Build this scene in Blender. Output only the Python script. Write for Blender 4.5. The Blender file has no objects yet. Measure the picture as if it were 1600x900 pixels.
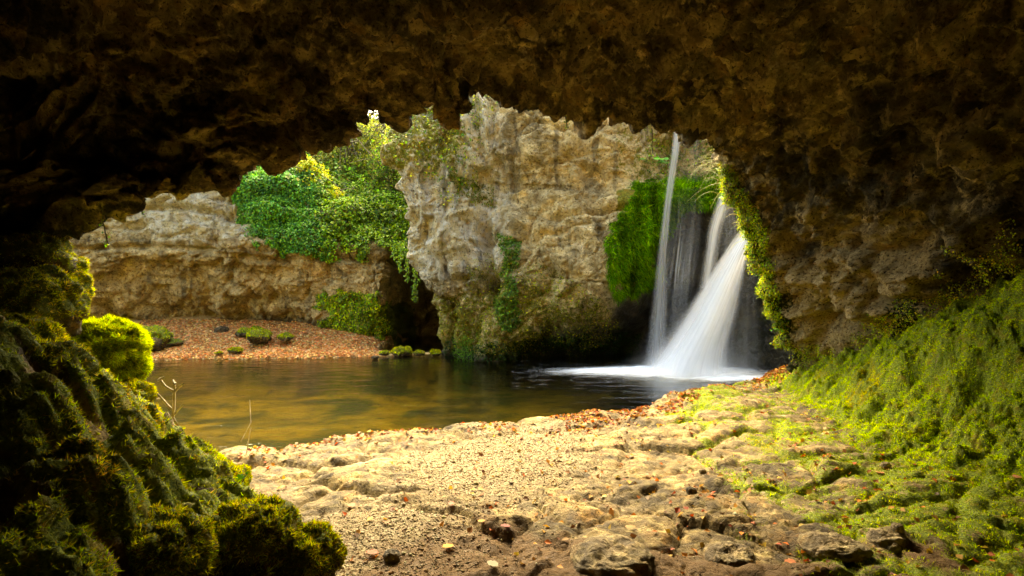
import bpy, math, numpy as np, time
T0=time.time()
def tick(n): pass
from math import radians as R
from mathutils import Vector
rng = np.random.default_rng(7)
S = bpy.context.scene
COL = S.collection
H = 2.2; F = 889.0            # eye height over the pool, focal length in photo pixels
def P(px, py, d): return np.array([(px-800)/F*d, d, H-(py-450)/F*d])

# ------------------------------------------------------------ camera, sky, sun, exposure
cam = bpy.data.cameras.new('camera'); co = bpy.data.objects.new('camera', cam); COL.objects.link(co)
co.location = (0, 0, H); co.rotation_euler = (R(90), 0, 0)
cam.sensor_width = 36; cam.lens = 20.0; cam.clip_start = .05; cam.clip_end = 400
S.camera = co
SUN_EL, SUN_AZ = 48, -6       # azimuth from straight ahead, minus = left
W = bpy.data.worlds.new('World'); S.world = W; W.use_nodes = True
wn = W.node_tree.nodes; wl = W.node_tree.links
sky = wn.new('ShaderNodeTexSky'); sky.sky_type = 'NISHITA'; sky.sun_disc = False
sky.sun_elevation = R(SUN_EL); sky.sun_rotation = R(SUN_AZ); sky.air_density = 1.0; sky.dust_density = 3.5; sky.ozone_density = .6
bg = wn['Background']; bg.inputs[1].default_value = .15
wl.new(sky.outputs[0], bg.inputs[0])
sun = bpy.data.lights.new('sun', 'SUN'); so = bpy.data.objects.new('sun', sun); COL.objects.link(so)
sun.energy = 2.0; sun.angle = R(55); sun.color = (1, .88, .66)
sd_ = Vector((math.sin(R(SUN_AZ))*math.cos(R(SUN_EL)), math.cos(R(SUN_AZ))*math.cos(R(SUN_EL)), math.sin(R(SUN_EL))))
so.rotation_euler = sd_.to_track_quat('Z', 'Y').to_euler(); so.location = (0, 0, 30)
vs = S.view_settings; vs.view_transform = 'Standard'; vs.look = 'None'; vs.exposure = 3.4; vs.gamma = 1
vs.use_curve_mapping = False
vs.use_white_balance = True; vs.white_balance_temperature = 9000; vs.white_balance_tint = 0
S.cycles.max_bounces = 8; S.cycles.diffuse_bounces = 5; S.cycles.transparent_max_bounces = 24
S.cycles.glossy_bounces = 3; S.cycles.sample_clamp_indirect = 6
S.cycles.caustics_reflective = False; S.cycles.caustics_refractive = False

# ------------------------------------------------------------ noise
def _h(ix, iy, iz, s):
    n = (ix.astype(np.int64)*73856093) ^ (iy.astype(np.int64)*19349663) ^ (iz.astype(np.int64)*83492791) ^ (s*2654435761 & 0x7fffffff)
    n = (n ^ (n >> 13)) & 0x7fffffff
    n = (n*1274126177 + 12345) & 0x7fffffff
    n = (n ^ (n >> 15)) & 0x7fffffff
    n = (n*1103515245 + 777) & 0x7fffffff
    return (n ^ (n >> 11)) & 0x7fffffff
def perlin(p, s=0):
    f = np.floor(p); w = p-f; i = f.astype(np.int64)
    u = w*w*w*(w*(w*6-15)+10); out = 0
    for dx in (0, 1):
        wx = u[..., 0] if dx else 1-u[..., 0]
        for dy in (0, 1):
            wy = u[..., 1] if dy else 1-u[..., 1]
            for dz in (0, 1):
                wz = u[..., 2] if dz else 1-u[..., 2]
                h = _h(i[..., 0]+dx, i[..., 1]+dy, i[..., 2]+dz, s)
                gx = (h & 1023)/511.5-1; gy = ((h >> 10) & 1023)/511.5-1; gz_ = ((h >> 20) & 1023)/511.5-1
                out = out+wx*wy*wz*(gx*(w[..., 0]-dx)+gy*(w[..., 1]-dy)+gz_*(w[..., 2]-dz))
    return out*1.3
def fbm(p, oct=4, s=0, g=.5, kind=0):
    a = 1; t = 0; o = 0
    for k in range(oct):
        n = perlin(p*2**k+k*7.3, s+k)
        if kind == 1: n = 1-2*np.abs(n)*1.4      # ridged
        if kind == 2: n = np.abs(n)*2.8-1        # billow
        o = o+n*a; t += a; a *= g
    return o/t
def worley(p, s=0):
    i = np.floor(p).astype(np.int64); f1 = np.full(p.shape[:-1], 9.); f2 = f1.copy(); cid = np.zeros(p.shape[:-1])
    for dx in (-1, 0, 1):
        for dy in (-1, 0, 1):
            for dz in (-1, 0, 1):
                c = i+np.array([dx, dy, dz]); h = _h(c[..., 0], c[..., 1], c[..., 2], s)
                q = c+np.stack([(h & 1023)/1023, ((h >> 10) & 1023)/1023, ((h >> 20) & 1023)/1023], -1)
                d = np.sqrt(((q-p)**2).sum(-1)); m = d < f1
                f2 = np.where(m, f1, np.minimum(f2, d)); cid = np.where(m, (h >> 5 & 255)/255., cid); f1 = np.where(m, d, f1)
    return f1, f2, cid
def ss(a, b, x):
    t = np.clip((x-a)/(b-a), 0, 1); return t*t*(3-2*t)
def lerp(a, b, t): return a+(b-a)*t

# ------------------------------------------------------------ mesh helpers
def tag(o, label=None, cat=None, group=None, kind=None):
    for k, v in (('label', label), ('category', cat), ('group', group), ('kind', kind)):
        if v: o[k] = v
    return o
def mk(name, V, Fc, mat, parent=None, attrs={}, smooth=True, uv=None):
    """one mesh object; Fc an (n,k) array; attrs: name -> (n,) float or (n,3) colour per vertex"""
    V = np.asarray(V, np.float32).reshape(-1, 3); Fc = np.asarray(Fc, np.int32); k = Fc.shape[1]
    me = bpy.data.meshes.new(name); me.vertices.add(len(V)); me.vertices.foreach_set('co', V.ravel())
    me.loops.add(Fc.size); me.loops.foreach_set('vertex_index', Fc.ravel()); me.polygons.add(len(Fc))
    me.polygons.foreach_set('loop_start', np.arange(0, Fc.size, k, dtype=np.int32))
    me.polygons.foreach_set('loop_total', np.full(len(Fc), k, np.int32))
    me.update(calc_edges=True)
    for an, a in attrs.items():
        a = np.asarray(a, np.float32)
        if a.ndim == 1: me.attributes.new(an, 'FLOAT', 'POINT').data.foreach_set('value', a)
        else: me.attributes.new(an, 'FLOAT_COLOR', 'POINT').data.foreach_set('color', np.c_[a, np.ones(len(a))].astype(np.float32).ravel())
    if uv is not None:
        l = me.uv_layers.new(name='uv'); l.data.foreach_set('uv', np.asarray(uv, np.float32)[Fc.ravel()].ravel())
    if smooth: me.polygons.foreach_set('use_smooth', np.ones(len(Fc), bool))
    me.materials.append(mat); o = bpy.data.objects.new(name, me); COL.objects.link(o)
    if parent: o.parent = parent
    return o
def gridf(nu, nv, wrap=False):
    a = np.arange(nu*nv).reshape(nu, nv)
    q = np.stack([a[:-1, :-1], a[1:, :-1], a[1:, 1:], a[:-1, 1:]], -1).reshape(-1, 4)
    if wrap: q = np.r_[q, np.stack([a[-1, :-1], a[0, :-1], a[0, 1:], a[-1, 1:]], -1).reshape(-1, 4)]
    return q
def cr(ctrl, t):
    """Catmull-Rom along axis 0, t in control index units (softened)"""
    n = len(ctrl); i = np.clip(np.floor(t).astype(int), 0, n-2); f = (t-i).reshape((-1,)+(1,)*(ctrl.ndim-1))
    g = lambda k: ctrl[np.clip(k, 0, n-1)]
    a, b, c, d = g(i-1), g(i), g(i+1), g(i+2)
    return .5*((2*b)+(-a+c)*f+(2*a-5*b+4*c-d)*f*f+(-a+3*b-3*c+d)*f**3)
def even(ctrl, n, wts=None):
    """t values giving even spacing (mean chord) along axis 0"""
    L = np.sqrt((np.diff(ctrl, axis=0)**2).sum(-1)).reshape(len(ctrl)-1, -1).mean(1)
    if wts is not None: L = L*np.asarray(wts)
    c = np.r_[0, np.cumsum(L)]
    return np.interp(np.linspace(0, c[-1], n), c, np.arange(len(ctrl)))
def loft(net, nu, nv, wu=None, wv=None):
    net = np.asarray(net, float)
    tu = even(net, nu, wu); tv = even(net.transpose(1, 0, 2), nv, wv)
    G = cr(net, tu); G = cr(G.transpose(1, 0, 2), tv).transpose(1, 0, 2)
    return G, tu, tv
def normals(G, flip=1):
    n = np.cross(np.gradient(G, axis=0), np.gradient(G, axis=1)); return flip*n/(np.linalg.norm(n, axis=-1, keepdims=True)+1e-9)
def rot_basis(n):
    a = np.where(np.abs(n[:, 2:3]) < .9, [[0, 0, 1.]], [[1., 0, 0]]); t = np.cross(a, n); t /= np.linalg.norm(t, axis=1, keepdims=True)
    return t, np.cross(n, t)
def unit(v): return v/(np.linalg.norm(v, axis=-1, keepdims=True)+1e-9)

def blades(pts, nrm, length, width, droop=0., spread=.7):
    """single-triangle moss blades -> V, F"""
    n = len(pts); d = unit(nrm+rng.normal(0, spread, (n, 3))+np.array([0, 0, -droop]))
    side = unit(np.cross(d, rng.normal(0, 1, (n, 3))))
    L = (np.asarray(length)*rng.uniform(.5, 1.3, n))[:, None]; w = (width*rng.uniform(.6, 1.3, n))[:, None]
    V = np.stack([pts-side*w, pts+side*w, pts+d*L], 1).reshape(-1, 3)
    return V, np.arange(3*n).reshape(-1, 3)
def leaves(pts, nrm, size, aspect=.6, jit=.5, fold=.15, droop=.2):
    """leaf = four-point blade folded on its midrib (two triangles)"""
    n = len(pts); nn = unit(nrm+rng.normal(0, jit, (n, 3))); t = rng.normal(0, 1, (n, 3))+np.array([0, 0, -droop*3])
    t = unit(t-(t*nn).sum(1, keepdims=True)*nn); b = np.cross(nn, t)
    s = (size*rng.uniform(.55, 1.25, n))[:, None]
    base = pts-t*s*.5; tip = pts+t*s*.5
    l = pts+b*s*aspect*.5+nn*s*fold-t*s*.08; r = pts-b*s*aspect*.5+nn*s*fold-t*s*.08
    V = np.stack([base, l, tip, r], 1).reshape(-1, 3); k = np.arange(n)[:, None]*4
    return V, np.r_[k+[[0, 1, 2]], k+[[0, 2, 3]]]
def rep(c, k): return np.repeat(c, k, axis=0)
def colmix(n, cols, wts=None, var=.15):
    c = np.asarray(cols)[rng.choice(len(cols), n, p=None if wts is None else np.array(wts)/sum(wts))]
    return np.clip(c*(1+rng.normal(0, var, (n, 1)))*(1+rng.normal(0, var*.4, (n, 3))), 0.002, 1)
def tube(path, rad, seg=6):
    path = np.asarray(path, float); n = len(path); rad = np.broadcast_to(rad, n)
    t = unit(np.gradient(path, axis=0)); a, b = rot_basis(t)
    th = np.linspace(0, 2*np.pi, seg, endpoint=False)
    V = path[:, None]+rad[:, None, None]*(np.cos(th)[None, :, None]*a[:, None]+np.sin(th)[None, :, None]*b[:, None])
    i = np.arange(n*seg).reshape(n, seg); j = np.roll(i, -1, 1)
    return V.reshape(-1, 3), np.stack([i[:-1], j[:-1], j[1:], i[1:]], -1).reshape(-1, 4)
def join(parts):
    Vs, Fs, o = [], [], 0
    for V, f in parts: Vs.append(V); Fs.append(f+o); o += len(V)
    return np.concatenate(Vs), np.concatenate(Fs)
def wig(a, b, n=8, amp=.1, sag=0.):
    a = np.asarray(a, float); b = np.asarray(b, float); t = np.linspace(0, 1, n)[:, None]
    w = np.cumsum(rng.normal(0, amp, (n, 3)), 0)*np.linalg.norm(b-a)/n; w -= w[0]+(w[-1]-w[0])*t
    p = a+(b-a)*t+w; p[:, 2] += -sag*np.sin(t[:, 0]*np.pi); return p

# ------------------------------------------------------------ materials
class NT:
    def __init__(s, name):
        s.m = bpy.data.materials.new(name); s.m.use_nodes = True; s.t = s.m.node_tree; s.t.nodes.clear()
        s.out = s.n('ShaderNodeOutputMaterial')
    def n(s, k, ins={}, **kw):
        nd = s.t.nodes.new(k)
        for a, v in kw.items(): setattr(nd, a, v)
        for i, v in ins.items():
            if isinstance(v, bpy.types.NodeSocket): s.t.links.new(v, nd.inputs[i])
            else: nd.inputs[i].default_value = v
        return nd
    def coord(s, scale=(1, 1, 1), kind='Object'):
        c = s.n('ShaderNodeTexCoord').outputs[kind]
        return s.n('ShaderNodeMapping', {0: c, 3: scale}).outputs[0]
    def noise(s, v, sc, det=5, rough=.6, dist=0.):
        return s.n('ShaderNodeTexNoise', {'Vector': v, 'Scale': sc, 'Detail': det, 'Roughness': rough, 'Distortion': dist}).outputs['Fac']
    def rng(s, x, a, b, c=0., d=1.):
        return s.n('ShaderNodeMapRange', {0: x, 1: a, 2: b, 3: c, 4: d}, interpolation_type='SMOOTHSTEP').outputs[0]
    def math(s, op, a, b=0.): return s.n('ShaderNodeMath', {0: a, 1: b}, operation=op).outputs[0]
    def mix(s, f, a, b, blend='MIX'):
        nd = s.n('ShaderNodeMix', data_type='RGBA', blend_type=blend)
        for i, v in ((0, f), (6, a), (7, b)):
            if isinstance(v, bpy.types.NodeSocket): s.t.links.new(v, nd.inputs[i])
            else: nd.inputs[i].default_value = v if i == 0 else (*v, 1)
        return nd.outputs[2]
    def attr(s, name, out='Fac'): return s.n('ShaderNodeAttribute', attribute_name=name).outputs[out]
    def bump(s, h, strength, dist, nrm=None):
        d = {'Height': h, 'Strength': strength, 'Distance': dist}
        if nrm is not None: d['Normal'] = nrm
        return s.n('ShaderNodeBump', d).outputs[0]
    def surf(s, sh): s.t.links.new(sh, s.out.inputs[0]); return s.m

def rock_mat(name, dark, mid, light, ochre, sc=1., moss=((.07, .10, .01), (.19, .22, .02)), bump=1., wet=.85, spec=.25, streak=0., patch=0., crack=.7):
    """layered stone: tone noise, ochre staining, grey lichen, dark pits, vertex attributes 'moss' and 'tone'"""
    t = NT(name); v = t.coord(); n1 = t.noise(v, .9*sc, 8, .62); n2 = t.noise(v, 4*sc, 7, .65); n3 = t.noise(v, 17*sc, 6, .7)
    c = t.mix(t.rng(n1, .38, .62), dark, mid)
    c = t.mix(t.rng(n2, .46, .68), c, light)
    c = t.mix(t.math('MULTIPLY', t.rng(t.noise(v, 1.3*sc, 5, .6, .8), .52, .68), .8), c, ochre)
    wv = t.mix(.14, v, t.n('ShaderNodeTexNoise', {'Vector': v, 'Scale': 2.5*sc, 'Detail': 6, 'Roughness': .7}).outputs['Color'])
    for vsc, am in ((1.9, .6), (5.5, .55)):
        cell = t.n('ShaderNodeSeparateColor', {0: t.n('ShaderNodeTexVoronoi', {'Vector': wv, 'Scale': vsc*sc}).outputs['Color']}).outputs[0]
        c = t.mix(am, c, t.mix(cell, tuple(x*.25 for x in (1, 1, 1)), (1.6, 1.6, 1.6)), 'MULTIPLY')
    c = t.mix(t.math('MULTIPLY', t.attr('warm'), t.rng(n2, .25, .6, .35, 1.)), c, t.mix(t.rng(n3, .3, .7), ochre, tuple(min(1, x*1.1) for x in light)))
    tone = t.attr('tone')
    c = t.mix(tone, c, t.mix(t.rng(n2, .4, .65), tuple(x*.8 for x in light), (.70, .67, .60)))
    if streak:
        vs_ = t.coord((2.6, 2.6, .25)); st = t.noise(vs_, 1.6*sc, 6, .6)
        c = t.mix(t.math('MULTIPLY', t.rng(st, .54, .68), streak), c, (.05, .045, .035))
    if patch:      # angular stones bedded in the matrix
        vo = t.n('ShaderNodeTexVoronoi', {'Vector': t.mix(.12, v, t.n('ShaderNodeTexNoise', {'Vector': v, 'Scale': 5., 'Detail': 4}).outputs['Color']), 'Scale': 2.3*sc, 'Randomness': 1.})
        sel = t.rng(t.n('ShaderNodeSeparateColor', {0: vo.outputs['Color']}).outputs[0], .72, .8)
        ed = t.rng(vo.outputs['Distance'], .5, .3)
        pf = t.math('MULTIPLY', t.math('MULTIPLY', sel, ed), patch)
        c = t.mix(pf, c, t.mix(n3, mid, tuple(min(1, x*1.25) for x in light)))
    pits = t.rng(n3, .36, .46)
    c = t.mix(t.math('MULTIPLY', t.math('SUBTRACT', 1., pits), crack), c, tuple(x*.35 for x in dark))
    ms = t.attr('moss'); mf = t.rng(t.math('ADD', ms, t.math('MULTIPLY', t.math('SUBTRACT', t.noise(v, 9*sc, 6, .7), .5), 1.3)), .42, .62)
    mc = t.mix(t.rng(t.noise(v, 26*sc, 4, .7), .35, .65), moss[0], moss[1])
    mc = t.mix(t.rng(t.noise(v, 3*sc, 3), .5, .7), mc, (moss[1][0]*1.05, moss[1][1]*.72, moss[1][2]))
    c = t.mix(mf, c, mc)
    hgt = t.math('ADD', t.math('ADD', t.math('MULTIPLY', n2, 1.2), t.math('MULTIPLY', n3, 1.)), t.math('MULTIPLY', t.noise(v, 60*sc, 4, .7), .3))
    cr_ = t.n('ShaderNodeTexVoronoi', {'Vector': t.mix(.2, v, t.n('ShaderNodeTexNoise', {'Vector': v, 'Scale': 3., 'Detail': 5}).outputs['Color']), 'Scale': 5*sc}, feature='DISTANCE_TO_EDGE').outputs[0]
    hgt = t.math('ADD', hgt, t.math('MULTIPLY', t.rng(cr_, 0, .06), .22))
    nb = t.bump(hgt, .9, .09*bump/sc)
    rough = t.math('MULTIPLY', t.rng(n2, .3, .7, wet-.2, wet), 1.)
    b = t.n('ShaderNodeBsdfPrincipled', {'Base Color': c, 'Roughness': rough, 'Normal': nb, 'Specular IOR Level': spec})
    return t.surf(b.outputs[0])
def leaf_mat(name, trans=.45, rough=.55, spec=.3):
    t = NT(name); c = t.attr('col', 'Color')
    b = t.n('ShaderNodeBsdfPrincipled', {'Base Color': c, 'Roughness': rough, 'Specular IOR Level': spec})
    tr = t.n('ShaderNodeBsdfTranslucent', {'Color': t.mix(.35, c, (.9, .9, .2), 'MULTIPLY')})
    tr = t.n('ShaderNodeBsdfTranslucent', {'Color': c})
    return t.surf(t.n('ShaderNodeMixShader', {0: trans, 1: b.outputs[0], 2: tr.outputs[0]}).outputs[0])
def plain_mat(name, c1, c2, sc=20., rough=.8, bump=.01):
    t = NT(name); v = t.coord(); n = t.noise(v, sc, 5, .65)
    b = t.n('ShaderNodeBsdfPrincipled', {'Base Color': t.mix(t.rng(n, .35, .65), c1, c2), 'Roughness': rough, 'Normal': t.bump(n, .8, bump)})
    return t.surf(b.outputs[0])

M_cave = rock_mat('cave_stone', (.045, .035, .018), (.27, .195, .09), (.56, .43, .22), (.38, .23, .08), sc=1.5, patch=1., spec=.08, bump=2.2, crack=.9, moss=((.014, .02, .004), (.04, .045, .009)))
M_cliff = rock_mat('cliff_stone', (.085, .06, .026), (.46, .335, .15), (.84, .69, .40), (.70, .46, .14), sc=.8, bump=1.8, moss=((.11, .12, .012), (.34, .30, .03)), streak=.6)
M_left = rock_mat('layered_cliff_stone', (.08, .055, .024), (.37, .25, .105), (.76, .60, .32), (.60, .35, .10), sc=.8, bump=1.8, streak=.6)
M_slab = rock_mat('slab_stone', (.16, .11, .055), (.31, .225, .11), (.42, .33, .17), (.36, .2, .06), sc=2.2, bump=.55, wet=.8, crack=.45, moss=((.07, .10, .008), (.2, .24, .015)))
M_boulder = rock_mat('boulder_stone', (.035, .025, .012), (.10, .07, .035), (.2, .15, .08), (.15, .08, .025), sc=3., bump=.7)
M_wet = rock_mat('wet_dark_stone', (.014, .013, .011), (.04, .036, .03), (.10, .09, .08), (.06, .04, .02), sc=1.6, wet=.5, spec=.5)
def stain(m):
    t = NT.__new__(NT); t.m = m; t.t = m.node_tree
    b = next(n for n in t.t.nodes if n.type == 'BSDF_PRINCIPLED'); c = b.inputs['Base Color'].links[0].from_socket; v = t.coord()
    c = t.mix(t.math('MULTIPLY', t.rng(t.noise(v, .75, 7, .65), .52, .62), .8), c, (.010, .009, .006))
    c = t.mix(t.math('MULTIPLY', t.rng(t.noise(v, 2.6, 7, .7), .58, .66), .6), c, (.40, .31, .17))
    t.t.links.new(c, b.inputs['Base Color']); return m
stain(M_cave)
M_leaf = leaf_mat('foliage'); M_moss = leaf_mat('moss', .35, .9, 0.); M_dead = leaf_mat('dead_leaf', .25, .6, .25)
M_bark = plain_mat('bark', (.07, .05, .03), (.2, .16, .1)); M_twig = plain_mat('dry_twig', (.4, .32, .2), (.7, .6, .42))
M_gravel = leaf_mat('gravel_stone', 0., .75, .3)

# ------------------------------------------------------------ ground: cave floor slabs, pool bed and leafy beach in one sheet
SH = np.array([(-14, 4.6), (-8, 5.0), (-5.2, 5.9), (-4.2, 6.7), (-3.54, 7.15), (-2.73, 7.6), (-2.2, 8.2), (-1.46, 8.68), (-.2, 8.95), (.9, 9.15), (1.7, 9.44), (2.3, 9.65), (3.13, 10.6), (3.97, 11.7), (5.1, 12.0), (7, 12.2), (14, 12.4)])
FB = np.array([(-20, 16.2), (-12, 17.1), (-9, 17.4), (-6.5, 17.6), (-5, 17.9), (-4.1, 18.3), (-3, 18.6), (-2, 18.7), (-1, 18.6), (0, 19.5), (14, 19.5)])
FR = np.array([(2.2, 5.6), (3.5, 5.4), (4.8, 5.1), (5.6, 4.75), (6.8, 4.4), (8.4, 4.75), (9.8, 5.0), (11.3, 5.25), (12.5, 5.6)])
FL = np.array([(0, 1.0), (1.5, .4-1.2), (2.5, -.75), (3.3, -.85), (3.75, -1.0), (4.2, -1.3), (4.9, -2.05), (5.3, -2.6), (5.8, -3.3), (6.4, -4.2), (7, -5.2), (7.5, -6.5)])
def foot_r(y): return np.interp(y, FR[:, 0], FR[:, 1])
def foot_l(y): return np.interp(y, FL[:, 0], FL[:, 1])
def shore(x, y=None):
    return np.interp(x, SH[:, 0], SH[:, 1])
def ground_parts(x, y):
    x = np.asarray(x, float); y = np.asarray(y, float); z0 = np.zeros_like(x)
    q = np.stack([x, y, z0], -1)
    wob = .16*perlin(q*2.3, 3)+.06*perlin(q*7, 5)
    sd = shore(x)-y+wob
    gravel = np.exp(-(((x+.15-.25*(y-6.5))/1.05)**2+((y-6.7)/1.35)**2)**1.5)
    gravel = np.maximum(gravel, np.exp(-(((x+1.0)/.75)**2+((y-4.5)/.75)**2)**1.5))
    # bedded slabs: warped cells, rounded tops, worn joints
    w = q*np.array([1.25, 1.9, 1])+.55*np.stack([perlin(q*1.1, 11), perlin(q*1.1, 12), z0], -1)
    f1, f2, cid = worley(w+np.array([3.3, 1.7, .5]), 5); joint = ss(0, .26, f2-f1)
    w2 = q*np.array([4.2, 5.5, 1])+.5*np.stack([perlin(q*3, 13), perlin(q*3, 14), z0], -1)
    g1, g2, cid2 = worley(w2+np.array([.3, 9.7, .5]), 9); j2 = ss(0, .3, g2-g1)
    big = fbm(q*.55, 3, 21)
    slab = (joint*.05+(cid-.5)*.08+j2*.016+(cid2-.5)*.026)*(1-.85*gravel)
    near = ss(5.4, 3.6, y)
    base = .16+.14*big+slab+.03*fbm(q*3.1, 4, 31, kind=2)*(1-gravel*.8)+.008*fbm(q*17, 3, 41)
    base = base+.10*ss(1.4, 3.8, x)*ss(3.5, 5, y)-.05*near
    base = base+.16*np.exp(-((x-3.2)/1.2)**2-((y-9.3)/1.0)**2)
    edge = ss(-.12, .38, sd)
    bed = -.35-.55*ss(.2, 3., -sd)+.12*fbm(q*.5, 3, 51)
    z = lerp(bed, base, edge)
    # mossy mound on the right, rising to the wall
    dr = np.maximum(x-foot_r(y)+.42+.22*perlin(q*1.3, 61)+.1*perlin(q*3.2, 62), 0)
    lump = fbm(q*1.9, 2, 63, kind=2)+.45*fbm(q*6.5+.3, 3, 66, kind=2)
    mr = ss(0, .5, dr)*ss(13.2, 12.0, y)
    mh = (.33*dr+.43*dr**1.7+.13*lump*ss(0, .8, dr)+.065*fbm(q*11, 3, 64, kind=2)+.10*np.sin(dr*3.1+y*1.3)*ss(.3, 1, dr))
    cap = np.interp(y, [5.5, 6.5, 8, 9.5, 10.6, 12], [2.5, 2.2, 1.55, .95, .6, .3])+.6*perlin(q*.9, 67)+.25*perlin(q*2.6, 68); mh = mh-np.maximum(mh-cap, 0)*.85
    z = z+mh*mr*ss(2., 3.2, y)
    # boulder bank on the left
    dl = np.maximum(foot_l(y)-x+.2*perlin(q*1.6, 71), 0); ml = ss(0, .4, dl)
    k1, k2, kc = worley(np.stack([x*1.9, y*1.9, z0+.5], -1)+.22*np.stack([perlin(q*2.5, 72), perlin(q*2.5, 75), z0], -1), 17)
    k3, k4, kd = worley(np.stack([x*4.6, y*4.6, z0+.5], -1)+.2*perlin(q*6, 76)[..., None], 19)
    z = z+(np.minimum(.78*dl, 2.6)+(.34*(np.clip(1-(k1/.75)**2, 0, 1)**.6-.5)*(.5+kc)+.10*(np.clip(1-(k3/.75)**2, 0, 1)**.6-.5)+.09*fbm(q*4, 3, 73, kind=2)+.05*fbm(q*12, 3, 74, kind=2))*ml)*ml*ss(8, 6.5, y)
    # far beach, gravel spit and inlet
    fb = np.interp(x, FB[:, 0], FB[:, 1]); fd = y-fb+.25*perlin(q*1.1, 81)
    bl = ss(-3.6, -5.6, x+.35*(y-19)*0)
    beach = -.06+.20*np.clip(fd, 0, 6)*bl+.05*bl+.03*fbm(q*2, 3, 82)
    spit = .07*ss(-4.8, -4, x)*ss(-.6, -1.4, x)*ss(0, .3, fd)*ss(1.3, .8, fd)
    bz = lerp(-.3, beach+spit, ss(-.25, .25, fd)); bz = np.where((bl < .5), lerp(bz, -.35+0*bz, ss(1., 2., fd)*(1-bl)), bz)
    z = np.where(y > 13.5, lerp(z, bz, ss(-1.5, .2, fd)), z)
    return dict(z=z, sd=sd, gravel=gravel, mr=mr, ml=ml, kg=k1, dr=dr, dl=dl, joint=joint, j2=j2, edge=edge, fd=fd, bl=bl, cid=cid)
def gz(x, y): return ground_parts(x, y)['z']

xs = np.concatenate([np.linspace(-60, -14, 14, endpoint=False), np.linspace(-14, -7, 50, endpoint=False), np.linspace(-7, 7.2, 520, endpoint=False), np.linspace(7.2, 14, 20, endpoint=False), np.linspace(14, 60, 12)])
ys = np.concatenate([np.linspace(-40, -6, 8, endpoint=False), np.linspace(-6, 1.4, 20, endpoint=False), np.linspace(1.4, 6.5, 245, endpoint=False), np.linspace(6.5, 12.6, 210, endpoint=False), np.linspace(12.6, 25, 150, endpoint=False), np.linspace(25, 60, 12)])
X, Y = np.meshgrid(xs, ys, indexing='ij'); g = ground_parts(X, Y); Z = g['z'].copy()
far = np.maximum(ss(26, 34, Y), ss(12, 20, np.abs(X)-3)); Z = lerp(Z, -.6+0*Z, far*0)
q = np.stack([X, Y, 0*X], -1)
nz = fbm(q*1.4, 4, 91); nz2 = fbm(q*5, 4, 92)
def gi(x, y, *fields):
    i = np.clip(np.searchsorted(xs, x)-1, 0, len(xs)-2); j = np.clip(np.searchsorted(ys, y)-1, 0, len(ys)-2)
    u = np.clip((x-xs[i])/(xs[i+1]-xs[i]), 0, 1); v = np.clip((y-ys[j])/(ys[j+1]-ys[j]), 0, 1); o = []
    for f in fields: o.append(f[i, j]*(1-u)*(1-v)+f[i+1, j]*u*(1-v)+f[i, j+1]*(1-u)*v+f[i+1, j+1]*u*v)
    return o if len(o) > 1 else o[0]
GNX, GNY = np.gradient(Z, xs, ys)
gm = np.clip(.45*g['mr']*2.2, 0, 1)
right = ss(.6, 3.4, X)*.46+ss(2.0, 4.2, X)*ss(7.5, 4.6, Y)*.35
gm = np.maximum(gm, np.clip(right+.9*nz+.35*nz2-.05+.25*(1-g['joint']), 0, 1)*ss(.6, 2.4, X)*g['edge'])
gm = np.maximum(gm, g['ml']*ss(.7, .5, g['kg']))
hole = ss(.30, .42, perlin(q*1.15+3, 306)+.3*perlin(q*5, 307))*ss(.3, .8, g['dr']); gm = gm*(1-.75*hole)
gm = np.maximum(gm, .62*ss(.1, .4, nz)*ss(1.2, .3, g['sd'])*g['edge'])
gm = gm*(1-g['gravel'])
wet = ss(4.75, 4.0, Y+.7*nz)*ss(-1.3, -.3, X)*1.1; fines = np.clip(g['gravel']+(1-g['joint'])*.5*ss(.6, .2, gm), 0, 1)  # wet: near floor band, damp soil plus shade put into the colour
def ground_mat():
    m = rock_mat('ground_stone', (.11, .072, .03), (.245, .17, .07), (.38, .295, .135), (.27, .145, .04), sc=2.2, bump=.7, wet=.85, crack=.7, moss=((.08, .12, .008), (.26, .30, .02)))
    t = NT.__new__(NT); t.m = m; t.t = m.node_tree
    b = next(n for n in t.t.nodes if n.type == 'BSDF_PRINCIPLED'); c = b.inputs['Base Color'].links[0].from_socket; rs = b.inputs['Roughness'].links[0].from_socket
    v = t.coord(); f = t.rng(t.math('ADD', t.attr('fines'), t.math('MULTIPLY', t.math('SUBTRACT', t.noise(v, 6, 6, .7), .5), .9)), .35, .7)
    gr = t.n('ShaderNodeTexVoronoi', {'Vector': v, 'Scale': 60.}).outputs['Color']
    gc = t.mix(t.n('ShaderNodeSeparateColor', {0: gr}).outputs[0], (.12, .075, .032), (.33, .26, .14))
    c = t.mix(f, c, gc)
    soil_shade = t.mix(t.noise(v, 30, 5, .7), (.05, .024, .009), (.20, .11, .035))  # brown soil colour, also used to shade the near floor
    c = t.mix(t.rng(t.math('ADD', t.attr('soil_shade'), t.math('MULTIPLY', t.math('SUBTRACT', t.noise(v, 5, 6, .7), .5), 1.)), .35, .65), c, soil_shade)
    sand = t.mix(t.noise(v, 8, 5, .7), (.42, .26, .11), (.60, .42, .20)); c = t.mix(t.attr('sand'), c, sand)
    bedn = t.rng(t.noise(v, .55, 5, .6, .6), .38, .62)
    bed = t.mix(bedn, (.02, .028, .010), (.30, .19, .03)); bed = t.mix(t.rng(t.noise(v, 2.2, 5, .7), .5, .7), bed, (.03, .035, .012))
    c = t.mix(t.attr('bed'), c, bed)
    t.t.links.new(c, b.inputs['Base Color']); return m
soil_shade = np.clip(wet+.42*np.exp(-((X+.35)/.9)**2-((Y-5.2)/.8)**2)+.55*ss(5.2, 4.2, Y)*np.exp(-((X+.2)/1.2)**2), 0, 1)*(1-gm*.7)  # real brown soil, and towards the viewer cave shade painted as darker ground
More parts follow.
